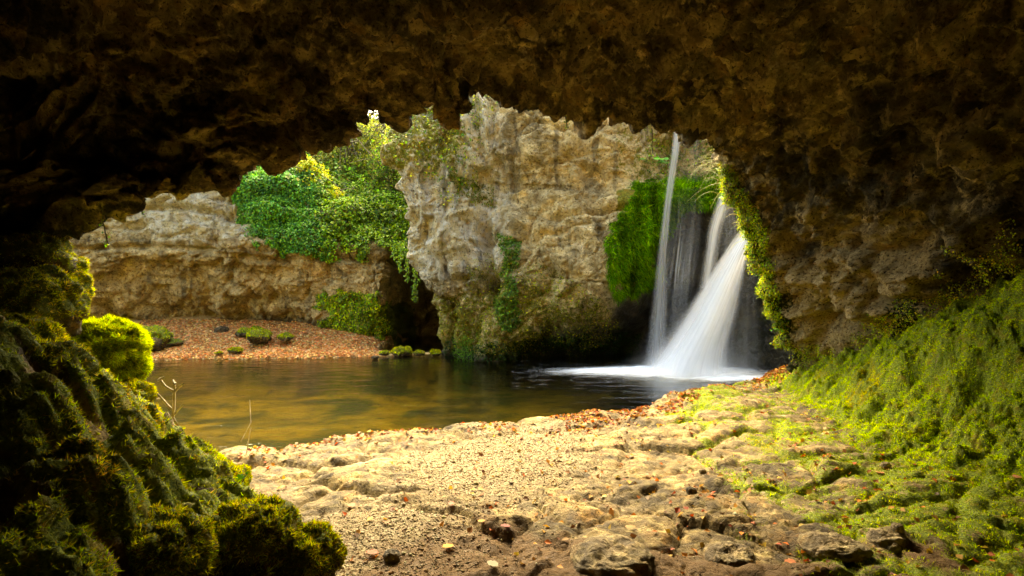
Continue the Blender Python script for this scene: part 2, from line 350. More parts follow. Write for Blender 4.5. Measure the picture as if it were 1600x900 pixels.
sand = g['bl']*ss(-.1, .3, g['fd'])*(Y > 14)
sand = np.maximum(sand, (Y > 14)*ss(0, .3, g['fd'])*.8)
bedm = np.where(Y < 13.5, ss(.05, -.1, Z), ss(.02, -.06, Z))
mk('ground', np.stack([X, Y, Z], -1), gridf(len(xs), len(ys)), ground_mat(), attrs=dict(moss=(gm*(Z > .02)).ravel(), tone=(.35*ss(.1, .5, nz)*(1-g['gravel'])*(Y < 13)).ravel(), fines=fines.ravel(), soil_shade=soil_shade.ravel(), sand=sand.ravel(), bed=bedm.ravel()))['kind'] = 'structure'

tick('- cave shell')
# ------------------------------------------------------------ cave shell
RIM = [(30, 760, 6.01), (36, 640, 6.02), (44, 540, 6.02), (40, 460, 6.02), (62, 396, 6.03), (100, 362, 6.05), (150, 338, 6.07), (203, 328, 6.09), (214, 298, 6.1), (256, 294, 6.31), (290, 308, 6.48), (318, 289, 6.62), (345, 298, 6.76), (380, 279, 6.94), (405, 246, 7.06), (450, 244, 7.29), (480, 224, 7.44), (532, 216, 7.71), (556, 180, 7.83), (588, 160, 7.99), (622, 174, 8), (652, 150, 8), (678, 178, 8.1), (706, 180, 8.1), (730, 150, 8.2), (768, 146, 8.3), (820, 156, 8.4), (868, 180, 8.5), (940, 184, 8.7), (1005, 188, 9), (1055, 192, 9.2), (1098, 214, 9.4), (1136, 268, 9.7), (1164, 325, 10), (1186, 380, 10.3), (1200, 440, 10.5), (1218, 500, 10.8), (1242, 550, 11), (1255, 620, 11), (1262, 720, 11)]
ctr = np.array([0, 1.2])
def section(phi, y):
    Wd = np.where(np.cos(phi) > 0, np.interp(y, [-8, 2, 7, 10], [5.5, 6.5, 6.5, 6.2]), np.interp(y, [-8, 2, 7], [5, 5.6, 6.1])); Ht = np.interp(y, [-8, 0, 4, 7], [3.2, 3.9, 4.0, 3.85])
    e = 2.5; r = (np.abs(np.cos(phi)/Wd)**e+np.abs(np.sin(phi)/Ht)**e)**(-1/e)
    return r
net = []
for px, py, d in RIM:
    p = P(px, py, d); v = np.array([p[0], p[2]])-ctr; rr = np.linalg.norm(v); phi = math.atan2(v[1], v[0]); u = v/rr
    col_ = []
    for s, dy in ((16., -9.), (6., -2.6), (1.9, -.1), (.6, .25)):
        col_.append([p[0]+u[0]*s, d+dy, p[2]+u[1]*s])
    col_.append(p)
    col_.append([ctr[0]+u[0]*(rr-.02), d-.35, ctr[1]+u[1]*(rr-.02)])
    for k, fy in enumerate((.25, .5, .75, 1.)):
        y = lerp(d-.35, 5.2, fy); r = lerp(rr, section(phi, y), ss(0, 1, np.array((fy)))**.8)
        col_.append([ctr[0]+u[0]*r, y, ctr[1]+u[1]*r])
    for y in (4, 2.5, .5, -2, -5):
        r = section(phi, y); col_.append([ctr[0]+u[0]*r, y, ctr[1]+u[1]*r])
    col_.append([ctr[0]+u[0]*2.5, -7.5, ctr[1]+u[1]*2]); col_.append([0, -8, 1.2])
    net.append(col_)
net = np.array(net)
G, tu, tv = loft(net, 760, 430, wu=[.6]*4+[1.]*(len(RIM)-5), wv=[.15, .3, .6, 1.3, 2, 1.6]+[1.2]*5+[.7, .2, .15, .15, .15])
N = normals(G); 
if (N[380, 200]*(np.array([0, 3, 2])-G[380, 200])).sum() < 0: N = -N
rimness = np.exp(-((tv[None, :]-4)/1.0)**2)
qq = G*np.array([1, 1, 1.0])
wq = qq+.35*np.stack([perlin(qq*.9, 1), perlin(qq*.9, 2), perlin(qq*.9, 3)], -1)
D = (.42*fbm(qq*.5, 2, 100))*(1-.75*rimness)
D += .30*fbm(wq*np.array([1., 1.2, 1.7]), 4, 101, .5, kind=2)
for sc, am, sd in ((1.3, .26, 3), (3.1, .13, 8), (7.5, .055, 12)):
    w_ = wq*np.array([sc, sc*1.2, sc*1.5])+.3*perlin(qq*sc*1.7, sd)[..., None]
    f1, f2, cid = worley(w_+sd, sd); D += am*(cid-.5)*ss(0, .2, f2-f1)-am*.45*ss(.1, .9, f1)
ws = np.stack([wq[..., 0]*.45, wq[..., 1]*1.1, (wq[..., 2]+.35*np.abs(wq[..., 0]))*2.2], -1)
D += .20*fbm(ws, 4, 105, .55, kind=1)
D += .06*fbm(qq*8, 4, 102, .6, kind=1)
D += rimness*.13*fbm(qq*np.array([5, 3, 3]), 4, 103, .6, kind=1)
pit = ss(.18, .45, fbm(wq*1.1+4, 3, 107)); D -= .22*pit*(1-rimness)
rm = (np.abs(tv-4) < .5); D = D-rimness*(D[:, rm].mean()-.04)
sm = D[:, rm].mean(1); kk = np.ones(41)/41; sm = np.convolve(np.pad(sm, 20, mode='edge'), kk, 'valid'); D = D-.75*rimness*(sm[:, None]-.04); D = D*(1-.4*rimness*ss(-2.2, -3.4, G[..., 0]))
G2 = G+N*D[..., None]
holl = fbm(qq*.8, 3, 110)
n1 = fbm(qq*1.3, 4, 111)
lowl = ss(3.6, 2.2, G[..., 2])
moss = np.clip(.26*ss(.5, -4., G[..., 0])+.4*rimness*ss(.0, .35, n1)+lowl*.22+.5*n1*.5, 0, .62)
# green tongue on the lit right edge of the opening
re = np.exp(-((tv[None, :]-3.9)/1.4)**2)*ss(3.9, 4.4, G[..., 0])*ss(4.4, 3.4, G[..., 2]); moss = np.maximum(moss, re*(.75+.5*n1)); moss = np.maximum(moss, ss(3.0, 1.0, G[..., 2]+.9*n1)*ss(4.2, 5.6, G[..., 0])*ss(10.5, 8, G[..., 1])*.8)
litw = ss(3.6, 5., G[..., 0])*ss(3.6, 2.2, G[..., 2])*ss(5.0, 7.5, G[..., 1])  # ochre stone near the opening, its lit look put into the colour
tone = np.clip(.25*ss(.1, .5, n1), 0, 1)*(1-pit)
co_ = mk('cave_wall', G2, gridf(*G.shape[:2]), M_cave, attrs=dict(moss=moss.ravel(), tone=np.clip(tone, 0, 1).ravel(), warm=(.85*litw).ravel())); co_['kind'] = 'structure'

tick('----- cliffs')
# ------------------------------------------------------------ cliffs
def cliff(name, rows, nu, nv, mat, flip_to, disp, attrf, wu=None, wv=None, extra=None):
    net = np.array([[P(px, py, d) for (px, d) in st] for py, st in rows])     # rows bottom -> top
    if extra is not None: net = np.concatenate([net, extra(net)])
    net = net.transpose(1, 0, 2)
    G, tu, tv = loft(net, nu, nv, wu, wv); N = normals(G)
    i = (nu//2, nv//3)
    if (N[i]*(np.array(flip_to)-G[i])).sum() < 0: N = -N
    D = disp(G, tu, tv); G2 = G+N*D[..., None]
    A = attrf(G2, N, tu, tv, D)
    o = mk(name, G2, gridf(nu, nv), mat, attrs={k: v.ravel() for k, v in A.items()}); o['kind'] = 'structure'
    return o, G2, normals(G2, 1) if (normals(G2)[i]*N[i]).sum() > 0 else normals(G2, -1), tu, tv, A
def rockdisp(G, big=.5, s=1.):
    w = G+.6*np.stack([fbm(G*.6, 2, 1), fbm(G*.6, 2, 2), fbm(G*.6, 2, 3)], -1)
    D = big*fbm(G*.28, 2, 200)+.34*s*fbm(w*np.array([.6, .6, .7]), 3, 201, .5, kind=2)
    for sc, am, sd, an in ((.55, .34, 5, 1.3), (1.4, .13, 6, 1.6), (4.1, .05, 7, 1.3)):
        a, b, c = worley(w*np.array([sc, sc, sc*an])+.12*perlin(w*sc*4, sd)[..., None]+sd, sd)
        D += am*s*(c-.5)*ss(0, .16, b-a)-am*.3*s*(1-ss(0, .1, b-a))
    vr = fbm(w*np.array([1.3, 1.3, .28])+3, 4, 207, .55, kind=1); vm = ss(.6, -.4, G[..., 0]) if s < .88 else .25
    D += .42*s*vm*vr
    zb = G[..., 2]*1.15+.10*G[..., 0]+.7*fbm(G*.35, 3, 208)+.12*fbm(G*1.7, 3, 209); k = np.floor(zb); fr = zb-k
    am_ = (_h(k, k*0, k*0, 5) & 255)/255.; D += (.10+.34*am_)*(fr-.5)*(1-.8*vm)*s*(.4+.6*ss(-.15, .25, fbm(G*.5, 2, 219)))
    D += .11*s*fbm(w*2.6, 5, 202, .62)+.05*s*fbm(w*9., 3, 206, .65)+.05*s*fbm(w*np.array([1.2, 1.2, 4]), 3, 204, .6, kind=1)
    return D
def plateau(h, back):
    def f(net):
        t = net[-1].copy(); o = []
        for dz, dy in ((.25, 1.5), (.5, 4), (.8, back)):
            r = t.copy(); r[:, 2] += dz*h; r[:, 1] += dy; o.append(r)
        return np.array(o)
    return f
BR = [
 (600, [(790, 27), (735, 23), (704, 19.2), (725, 18.2), (765, 17.6), (830, 18.4), (920, 18.9), (1000, 19.2), (1060, 19.4), (1120, 19.0), (1180, 17.5), (1216, 15), (1260, 12.6), (1400, 12.4)]),
 (548, [(790, 27), (735, 23), (700, 18.9), (725, 17.9), (762, 17.2), (830, 17.9), (920, 18.5), (1000, 19), (1060, 19.4), (1120, 19.0), (1180, 17.5), (1214, 15), (1260, 12.6), (1400, 12.4)]),
 (515, [(785, 27), (730, 23), (694, 18.5), (722, 17.5), (760, 16.9), (835, 16.8), (925, 17.2), (990, 18.2), (1056, 19.3), (1120, 18.9), (1180, 17.4), (1212, 14.8), (1260, 12.6), (1400, 12.4)]),
 (470, [(780, 27), (720, 22.5), (684, 18.2), (718, 17.3), (756, 16.8), (835, 16.2), (925, 16.1), (985, 16.7), (1045, 18.3), (1115, 18.4), (1172, 17.0), (1206, 14.6), (1260, 12.6), (1400, 12.4)]),
 (410, [(770, 27), (706, 22), (662, 18), (710, 17.3), (750, 17.1), (835, 16.2), (920, 15.9), (975, 16.0), (1036, 16.6), (1105, 16.9), (1160, 16.2), (1196, 14.4), (1260, 12.6), (1400, 12.4)]),
 (345, [(760, 27), (690, 22), (640, 17.7), (698, 17.3), (750, 17.4), (832, 16.6), (916, 16.3), (985, 16.2), (1040, 16.3), (1102, 16.5), (1150, 15.8), (1186, 14.3), (1250, 12.6), (1400, 12.4)]),
 (298, [(750, 27), (680, 22), (628, 17.5), (690, 17.2), (748, 17.6), (828, 17.0), (914, 16.7), (985, 16.6), (1045, 16.4), (1100, 16.5), (1146, 15.9), (1176, 14.4), (1250, 12.6), (1400, 12.4)]),
 (284, [(750, 27), (678, 22), (625, 17.5), (690, 17.3), (748, 17.6), (828, 17.0), (914, 16.8), (990, 17.0), (1050, 17.5), (1102, 17.5), (1146, 16.5), (1174, 14.6), (1250, 12.6), (1400, 12.4)]),
 (240, [(740, 27), (670, 22), (616, 17.5), (688, 17.6), (745, 17.5), (826, 17.0), (914, 16.8), (1000, 17.1), (1055, 18.0), (1106, 18.0), (1140, 17), (1168, 15), (1250, 12.7), (1400, 12.4)]),
 (190, [(735, 27), (668, 22.5), (618, 18.0), (690, 18.2), (742, 17.6), (824, 17.3), (914, 17.2), (1010, 17.4), (1060, 17.6), (1106, 17.7), (1140, 17), (1168, 15.4), (1250, 13), (1400, 12.5)]),
 (120, [(735, 28), (670, 23.5), (640, 19.4), (690, 19), (740, 18.2), (824, 17.8), (914, 17.7), (1010, 17.7), (1065, 17.8), (1110, 17.8), (1145, 17.2), (1175, 15.8), (1250, 13.4), (1400, 12.8)]),
]
def dispB(G, tu, tv):
    D = rockdisp(G, .35, .85)
    f = ss(6.2, 7.2, tu)[:, None]*ss(10.4, 9, tu)[:, None]                  # water alcove: smoother, eroded
    D = D*(1-.6*f)+f*.10*fbm(G*np.array([2.2, 2.2, .6]), 4, 205)
    # vertical cleft between the pale left buttress and the brown right one
    cx = -.75+.12*np.sin(G[..., 2]*1.3)
    D -= .7*np.exp(-((G[..., 0]-cx)/.2)**2)*ss(1.2, 2., G[..., 2])*ss(5.2, 4, G[..., 2])*(G[..., 1] < 19)
    D -= .25*np.exp(-((G[..., 2]-4.25-.1*G[..., 0])/.10)**2)*ss(.8, 1.6, G[..., 0])*ss(4.5, 3.5, G[..., 0])
    return D
def attB(G, N, tu, tv, D):
    x, y, z = G[..., 0], G[..., 1], G[..., 2]; n = fbm(G*.7, 4, 210); n2 = fbm(G*2.2, 3, 211)
    tone = ss(.9, -.1, x+.12*z+.7*n)*ss(1.8, 3.2, z+n)*1.
    warm = np.clip(ss(-.3, .6, x+.5*n)*(.55+.9*n)+.8*ss(-.2, .3, n2)*ss(2.6, 1.4, z), 0, .85)
    tone = np.maximum(tone, (.2+.35*ss(.5, -.5, x))*ss(.15, .4, n2)*ss(1.5, 3, z))
    m = .62*ss(3.4, 1.2, z+.8*n)*ss(-3.9, -2.6, x)*ss(.9, .1, np.abs(x+1.6))   # foot of the left buttress
    m = np.maximum(m, .62*np.exp(-((x+.35)/.45)**2)*ss(3.6, 2.4, z)*ss(-.2, .3, n2+.2))
    m = np.maximum(m, .55*ss(3.0, 1.7, z+1.3*n)*ss(3.8, 2.6, x))
    m = np.maximum(m, .9*ss(1.0, .4, z+.3*n)*ss(.5, 1.0, x+.9))
    al = ss(2.75, 3.35, x+.25*n2)*ss(7.8, 7.0, x)
    m = np.maximum(m, al*1.05*ss(1.9, 2.5, z+.35*n2)*ss(5.25, 5.0, z)*np.where(x > 4.4, ss(4.15, 4.6, z), 1)*(x < 5.9))
    m = np.maximum(m, al*ss(5.1, 5.6, z)*(.48+.3*n2))
    m = np.maximum(m, .55*N[..., 2]*ss(0, .3, n))
    m = np.maximum(m, .95*ss(-3.2, -2.2, x)*ss(-1.4, -2.4, x)*0+.6*ss(5.2, 6.2, z+.6*n)*ss(-.9, -1.8, x))
    m = np.maximum(m, .8*ss(5.9, 6.4, x)*ss(-.2, .2, n2))
    wetm = np.clip(al*ss(4.7, 4.3, z)*ss(3.9, 4.3, x)+ss(1.5, .7, z+.2*n)*ss(.2, 1.2, x)+al*ss(2.4, 1.8, z+.3*n)+ss(.35, .1, z), 0, 1)
    return dict(moss=np.clip(m, 0, 1)*(1-.9*np.clip(al*ss(4.6, 4.2, z)*ss(4.2, 4.5, x), 0, 1)), tone=np.clip(tone, 0, 1)*(1-wetm), wet=wetm, warm=warm*(1-wetm))
def with_wet(m):
    t = NT.__new__(NT); t.m = m; t.t = m.node_tree
    b = next(n for n in t.t.nodes if n.type == 'BSDF_PRINCIPLED'); c = b.inputs['Base Color'].links[0].from_socket; w = t.attr('wet')
    c = t.mix(t.math('MULTIPLY', w, .88), c, t.mix(t.noise(t.coord((1, 1, .3)), 5, 5, .7), (.012, .012, .011), (.06, .056, .05)))
    t.t.links.new(c, b.inputs['Base Color']); r = b.inputs['Roughness'].links[0].from_socket
    t.t.links.new(t.math('SUBTRACT', r, t.math('MULTIPLY', w, .4)), b.inputs['Roughness']); return m
with_wet(M_cliff); with_wet(M_left)
cb_, GB, NB, tuB, tvB, AB = cliff('waterfall_cliff', BR, 620, 420, M_cliff, (0, 10, 3), dispB, attB, wu=[.15, .4, 1, 1.2, 1.2, 1.2, 1.2, 1.2, 1.2, 1, 1, .7, .2], wv=[1]*10+[.3, .1, .1], extra=plateau(1., 14))

XA = [-420, -120, 60, 200, 340, 470, 545, 600, 622, 640, 700, 800]
AR = [
 (545, [16, 18, 20, 21.5, 22, 21.6, 20.6, 20.6, 22.5, 24.6, 26, 26]),
 (508, [16, 18, 20.3, 21.9, 22.4, 21.6, 20.4, 20.4, 22.4, 24.6, 26, 26]),
 (480, [15.8, 17.6, 19.8, 21.3, 21.6, 21.0, 20.2, 20.2, 22.2, 24.4, 26, 26]),
 (440, [15.6, 17.3, 19.2, 20.6, 20.8, 20.5, 20.2, 20.3, 22, 24, 25.5, 26]),
 (405, [15.5, 17.1, 18.9, 20.0, 20.1, 20.2, 20.3, 20.5, 21.8, 23, 24.8, 26]),
 (365, [15.4, 17.1, 18.9, 19.9, 19.9, 20.3, 20.6, 20.8, 21.2, 22, 24, 26]),
 (330, [15.4, 17.2, 19.0, 20.0, 20.1, 20.6, 21.4, 22, 22.4, 23, 24.5, 26.5]),
 (295, [15.5, 17.4, 19.2, 20.2, 20.3, 21.2, 22.6, 23.6, 24, 24.6, 25.6, 27.5]),
 (262, [15.7, 17.8, 19.4, 20.3, 20.6, 22.6, 24.6, 26, 26.4, 26.8, 27.6, 29]),
 (225, [16.3, 18.8, 20.4, 21.4, 22.4, 26, 28, 29, 29.5, 30, 30.5, 31]),
 (200, [18, 22, 26, 28, 29, 30, 31.5, 32.5, 33, 33.5, 34, 35]),
 (186, [24, 28, 32, 34, 35, 36, 38, 39, 40, 40, 40, 41])]
AR = [(py, list(zip(XA, ds))) for py, ds in AR]
def dispA(G, tu, tv):
    D = rockdisp(G, .4, .9)
    for z0, a in ((4.35, .3), (2.9, .22)):
        D -= a*np.exp(-((G[..., 2]-z0-.12*np.sin(G[..., 0]*.9)+.05*G[..., 0])/.12)**2)
    return D
def attA(G, N, tu, tv, D):
    x, y, z = G[..., 0], G[..., 1], G[..., 2]; n = fbm(G*.6, 4, 220); n2 = fbm(G*2., 3, 221)
    tone = .75*ss(3.3, 4.3, z+1.2*n+.9*n2)*ss(-15.5, -13, x)*ss(-6, -8.5, x)
    m = .95*ss(2.0, 1.2, z+.7*n2)*ss(-6.9, -6.2, x)*ss(-3.8, -4.6, x)
    m = np.maximum(m, .45*ss(3., 4.5, z)*ss(-8, -6, x)); m = np.maximum(m, ss(4.8, 5.8, z+.5*n)*ss(-11, -9.5, x)*.9)
    wet = np.clip(.3*ss(-4.9, -4.3, x)*ss(5, 3.8, z)+.8*ss(1.25, .75, z+.35*n)*ss(-6, -7.5, x), 0, 1)
    return dict(moss=m, tone=tone, wet=wet, warm=np.clip(.5+1.2*n2+.4*ss(3.4, 2.4, z), 0, .75)*(1-wet))
ca_, GA, NA, tuA, tvA, AA = cliff('layered_cliff', AR, 520, 330, M_left, (-6, 8, 3), dispA, attA, wu=[.2, .6]+[1]*6+[1, .6, .4], wv=[1]*8+[.6, .3, .2])

tick('- pool water')
# ------------------------------------------------------------ pool water
def water_mat():
    t = NT('pool_water'); v = t.coord((1, 2.2, 1)); h = t.math('ADD', t.noise(v, 1.1, 4, .5, .5), t.math('MULTIPLY', t.noise(v, 7, 3, .5), .15))
    nb = t.bump(h, .25, .12)
    gl = t.n('ShaderNodeBsdfGlossy', {'Color': (1, 1, 1, 1), 'Roughness': .09, 'Normal': nb})
    tr = t.n('ShaderNodeBsdfTransparent', {'Color': (.60, .58, .30, 1)})
    fr = t.n('ShaderNodeFresnel', {'IOR': 1.33, 'Normal': nb}).outputs[0]
    return t.surf(t.n('ShaderNodeMixShader', {0: fr, 1: tr.outputs[0], 2: gl.outputs[0]}).outputs[0])
wx = np.linspace(-30, 14, 60); wy = np.linspace(3.5, 30, 50); WX, WY = np.meshgrid(wx, wy, indexing='ij')
mk('pool_water', np.stack([WX, WY, 0*WX], -1), gridf(60, 50), water_mat())['kind'] = 'structure'

# ------------------------------------------------------------ waterfalls
def fall_mat(name, dens, lo, hi, sc=60., vs_=.7):
    """long strands of falling water: density from noise stretched along the fall"""
    t = NT(name); uv = t.n('ShaderNodeUVMap', uv_map='uv').outputs[0]; sx = t.n('ShaderNodeSeparateXYZ', {0: uv})
    v = t.n('ShaderNodeMapping', {0: uv, 3: (sc, vs_, 1)}).outputs[0]
    n = t.noise(v, 1., 4, .6); v2 = t.n('ShaderNodeMapping', {0: uv, 3: (sc*.28, vs_*.6, 1)}).outputs[0]; m = t.noise(v2, 1., 3, .5)
    a = t.math('MULTIPLY', t.rng(n, lo, hi), t.rng(m, .3, .62, .35, 1.))
    u = sx.outputs[0]; e = t.math('MULTIPLY', t.rng(u, 0, .42), t.rng(u, 1., .62))
    a = t.math('MULTIPLY', t.math('MULTIPLY', a, e), t.attr('dens')); a = t.math('MULTIPLY', a, dens)
    df = t.n('ShaderNodeBsdfDiffuse', {'Color': (.88, .9, .95, 1)}); tl = t.n('ShaderNodeBsdfTranslucent', {'Color': (.88, .9, .95, 1)})
    w = t.n('ShaderNodeMixShader', {0: .5, 1: df.outputs[0], 2: tl.outputs[0]})
    return t.surf(t.n('ShaderNodeMixShader', {0: a, 1: t.n('ShaderNodeBsdfTransparent').outputs[0], 2: w.outputs[0]}).outputs[0])
M_f1 = fall_mat('white_water', .95, -.05, .62, 12, .25); M_f2 = fall_mat('veil_water', .6, .32, .75, 22, .3); M_f3 = fall_mat('thin_jet_water', .9, -.1, .7, 5, .2)
def sheet(name, rows, mat, parent=None, layers=3, gap=.12, bulge=.25, nu=26, nv=50, seed=0):
    """rows: (py, pxL, pxR, depth, density); layers nested like a hollow plume"""
    rows = np.array(rows, float); tt = np.arange(len(rows)); tv = np.linspace(0, len(rows)-1, nv)
    rr = cr(rows, tv); parts = []; dens = []; uvs = []; o = 0
    for L in range(layers):
        k = (L-(layers-1)/2); u = np.linspace(0, 1, nu)
        c = 1-.12*abs(k)
        mid = (rr[:, 1]+rr[:, 2])/2; hw = (rr[:, 2]-rr[:, 1])/2*c
        px = mid[:, None]+hw[:, None]*(2*u-1)[None]
        d = rr[:, 3][:, None]+gap*k-bulge*np.cos((u-.5)*np.pi)[None]*(hw/F*rr[:, 3])[:, None]*(1 if k <= 0 else -.6)
        z = H-(rr[:, 0][:, None]-450)/F*rr[:, 3][:, None]+0*px
        V = np.stack([(px-800)/F*rr[:, 3][:, None], d, z], -1); V += .03*np.stack([perlin(V*np.array([2, 2, .5])+seed+L, 5)]*3, -1)
        parts.append((V.reshape(-1, 3), gridf(nv, nu))); dens.append(np.repeat(np.clip(rr[:, 4], 0, 1), nu))
        vv = np.cumsum(np.r_[0, np.abs(np.diff(rr[:, 0]))])/F*15
        uvs.append(np.stack([np.tile(u, nv)*1.0, np.repeat(vv, nu)+L*3.7+seed], -1))
    V, f = join(parts)
    uv = np.concatenate(uvs)
    return mk(name, V, f, mat, parent, attrs=dict(dens=np.concatenate(dens)), uv=uv)
jet = sheet('waterfall', [(150, 1056, 1074, 17.0, .75), (212, 1050, 1066, 16.6, .7), (260, 1044, 1059, 16.2, .55), (330, 1034, 1050, 15.8, .5), (410, 1024, 1044, 15.6, .45), (490, 1014, 1046, 15.5, .48), (545, 1006, 1046, 15.5, .45), (580, 998, 1050, 15.5, .45)], M_f3, layers=2, seed=2)
tag(jet, 'tall thin white jet dropping past the green moss ledge, left of the broad fan', 'waterfall')
sheet('veil', [(200, 1056, 1110, 17.2, .32), (240, 1052, 1112, 17.1, .22), (285, 1048, 1112, 17, .1), (300, 1046, 1112, 16.1, .04)], M_f2, jet, layers=2, seed=5)
sheet('veil', [(300, 1034, 1110, 16.0, .02), (340, 1036, 1105, 15.9, .25), (400, 1030, 1098, 15.8, .75), (425, 1026, 1096, 15.75, .8), (480, 1022, 1090, 15.7, .45), (560, 1016, 1085, 15.6, .35), (580, 1010, 1085, 15.6, .3)], M_f2, jet, layers=2, seed=9)
fan = sheet('waterfall', [(352, 1166, 1178, 14.7, .6), (372, 1148, 1172, 14.6, 1), (400, 1126, 1168, 14.5, 1), (440, 1096, 1164, 14.5, 1), (490, 1060, 1158, 14.5, 1), (530, 1030, 1150, 14.5, 1), (560, 1004, 1150, 14.5, 1), (592, 976, 1158, 14.5, .9)], M_f1, layers=7, gap=.13, bulge=.45, nu=40, seed=12)
tag(fan, 'broad white fan of water spreading down into the pool beside the dark cave edge', 'waterfall')
sheet('strand', [(300, 1124, 1142, 15.3, .6), (325, 1114, 1140, 15.1, .9), (360, 1104, 1130, 15, .8), (400, 1098, 1124, 14.9, .7), (450, 1088, 1118, 14.9, .4)], M_f1, fan, layers=2, seed=20)
sheet('strand', [(312, 1128, 1146, 15.0, .5), (350, 1122, 1158, 14.9, .5), (400, 1118, 1162, 14.8, .35), (440, 1112, 1164, 14.8, .1)], M_f2, fan, layers=2, seed=24)
sheet('veil', [(370, 1160, 1182, 14.9, .5), (430, 1150, 1186, 14.8, .4), (500, 1146, 1192, 14.8, .35), (560, 1140, 1196, 14.8, .35), (595, 1136, 1200, 14.8, .4)], M_f2, fan, layers=2, seed=28)
sheet('spray', [(470, 1040, 1190, 14.3, 0), (520, 1000, 1200, 14.25, .12), (560, 970, 1205, 14.2, .3), (585, 940, 1205, 14.1, .5), (598, 920, 1200, 14.1, .4)], fall_mat('spray_water', .5, -.6, .8, 3, .6), fan, layers=3, gap=.3, seed=33)
def foam_mat():
    t = NT('foam'); v = t.coord((1, 2.2, 1)); n = t.noise(v, 2.2, 5, .6, .6)
    a = t.rng(t.math('ADD', t.attr('dens'), t.math('MULTIPLY', t.math('SUBTRACT', n, .5), .8)), .02, 1.0)
    b = t.n('ShaderNodeBsdfDiffuse', {'Color': (.9, .92, .95, 1)})
    return t.surf(t.n('ShaderNodeMixShader', {0: a, 1: t.n('ShaderNodeBsdfTransparent').outputs[0], 2: b.outputs[0]}).outputs[0])
fx = np.linspace(0, 8.0, 120); fy = np.linspace(12.2, 18, 90); FX, FY = np.meshgrid(fx, fy, indexing='ij')
FD = np.exp(-(np.abs(FX-4.55)/1.75)**2.2-(np.abs(FY-14.9)/.95)**2)*1.35+.75*np.exp(-((FX-2.6)/1.5)**2-((FY-14.9)/.6)**2)+.9*np.exp(-((FX-5.4)/1.)**2-((FY-13.7)/.45)**2)
mk('foam', np.stack([FX, FY, .012+.05*np.clip(FD, 0, 1)*(1+perlin(np.stack([FX*3, FY*3, 0*FX], -1), 3))], -1), gridf(120, 90), foam_mat(), fan, attrs=dict(dens=FD.ravel()))

tick('- moss cover')
# ------------------------------------------------------------ moss cover of the ground (stuff)
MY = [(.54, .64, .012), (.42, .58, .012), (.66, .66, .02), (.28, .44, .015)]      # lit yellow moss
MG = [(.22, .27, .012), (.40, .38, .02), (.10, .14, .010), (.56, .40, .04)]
def look(x, y): return {k: v for k, v in zip(KEYS, gi(x, y, Z, gm, *[g[k] for k in KEYS[2:]]))}
KEYS = ['z', 'gm', 'kg', 'sd', 'gravel', 'mr', 'ml', 'joint', 'edge', 'fd', 'bl']
def ground_moss(name, n, box, sel, cols, L, w, wts=None):
    x = rng.uniform(box[0], box[1], n); y = rng.uniform(box[2], box[3], n); gp = look(x, y); keep = (rng.random(n) < sel(x, y, gp)) & (gp['z'] > .03)
    x, y = x[keep], y[keep]; z = gp['z'][keep]; nx, ny = gi(x, y, GNX, GNY); nx, ny = -nx, -ny; nn = unit(np.stack([nx, ny, 1+0*nx], -1))
    p = np.stack([x, y, z-.004], -1); cl = perlin(p*13., 310)+.7*perlin(p*27., 311); V, f = blades(p, nn, L*np.clip(1+1.3*cl, .25, 2.4), w); c = colmix(len(x), cols, wts, .22)*np.clip(1+1.1*cl, .3, 1.9)[:, None]
    pt = fbm(p*np.array([1.6, 1.6, 1.6]), 3, 300)[:, None]; c = c*(1+1.2*pt)
    c = np.where((perlin(p*.9, 301) > .36)[:, None], c*[1.1, .8, 1.], c)
    return mk(name, V, f, M_moss, attrs=dict(col=rep(np.clip(c, .005, 1), 3)), smooth=False)
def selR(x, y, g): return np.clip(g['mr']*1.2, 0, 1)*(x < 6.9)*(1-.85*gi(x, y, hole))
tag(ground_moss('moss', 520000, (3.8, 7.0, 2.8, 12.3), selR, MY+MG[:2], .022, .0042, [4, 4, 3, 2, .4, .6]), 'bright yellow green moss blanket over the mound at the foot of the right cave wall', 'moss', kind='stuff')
def selP(x, y, g):
    return ss(.35, .7, g['gm'])*ss(.6, 1.4, x)*(g['mr'] < .5)
tag(ground_moss('moss', 300000, (.6, 5.4, 2.8, 12.3), selP, MY+MG[:2], .02, .004, [2, 3, 1, 3, 3, 3]), 'green moss patches in the joints of the pale slabs right of the gravel', 'moss', kind='stuff')
def selL(x, y, g): return g['ml']*ss(.72, .5, g['kg']+.25*perlin(np.stack([x, y, 0*x], -1)*6, 305))*(1-.8*ss(-2.0, -3.0, x)*ss(4.2, 3.4, y))*(.35+.65*ss(-.15, .25, fbm(np.stack([x, y, g['z']], -1)*2.2, 3, 302)))
tag(ground_moss('moss', 420000, (-5.2, -.4, 1.5, 7.0), selL, MG+MY[:2], .024, .0045, [2, 4, .5, 4, 4, 4]), 'olive moss covering the boulder bank in the left foreground', 'moss', kind='stuff')

tick('--- boulders')
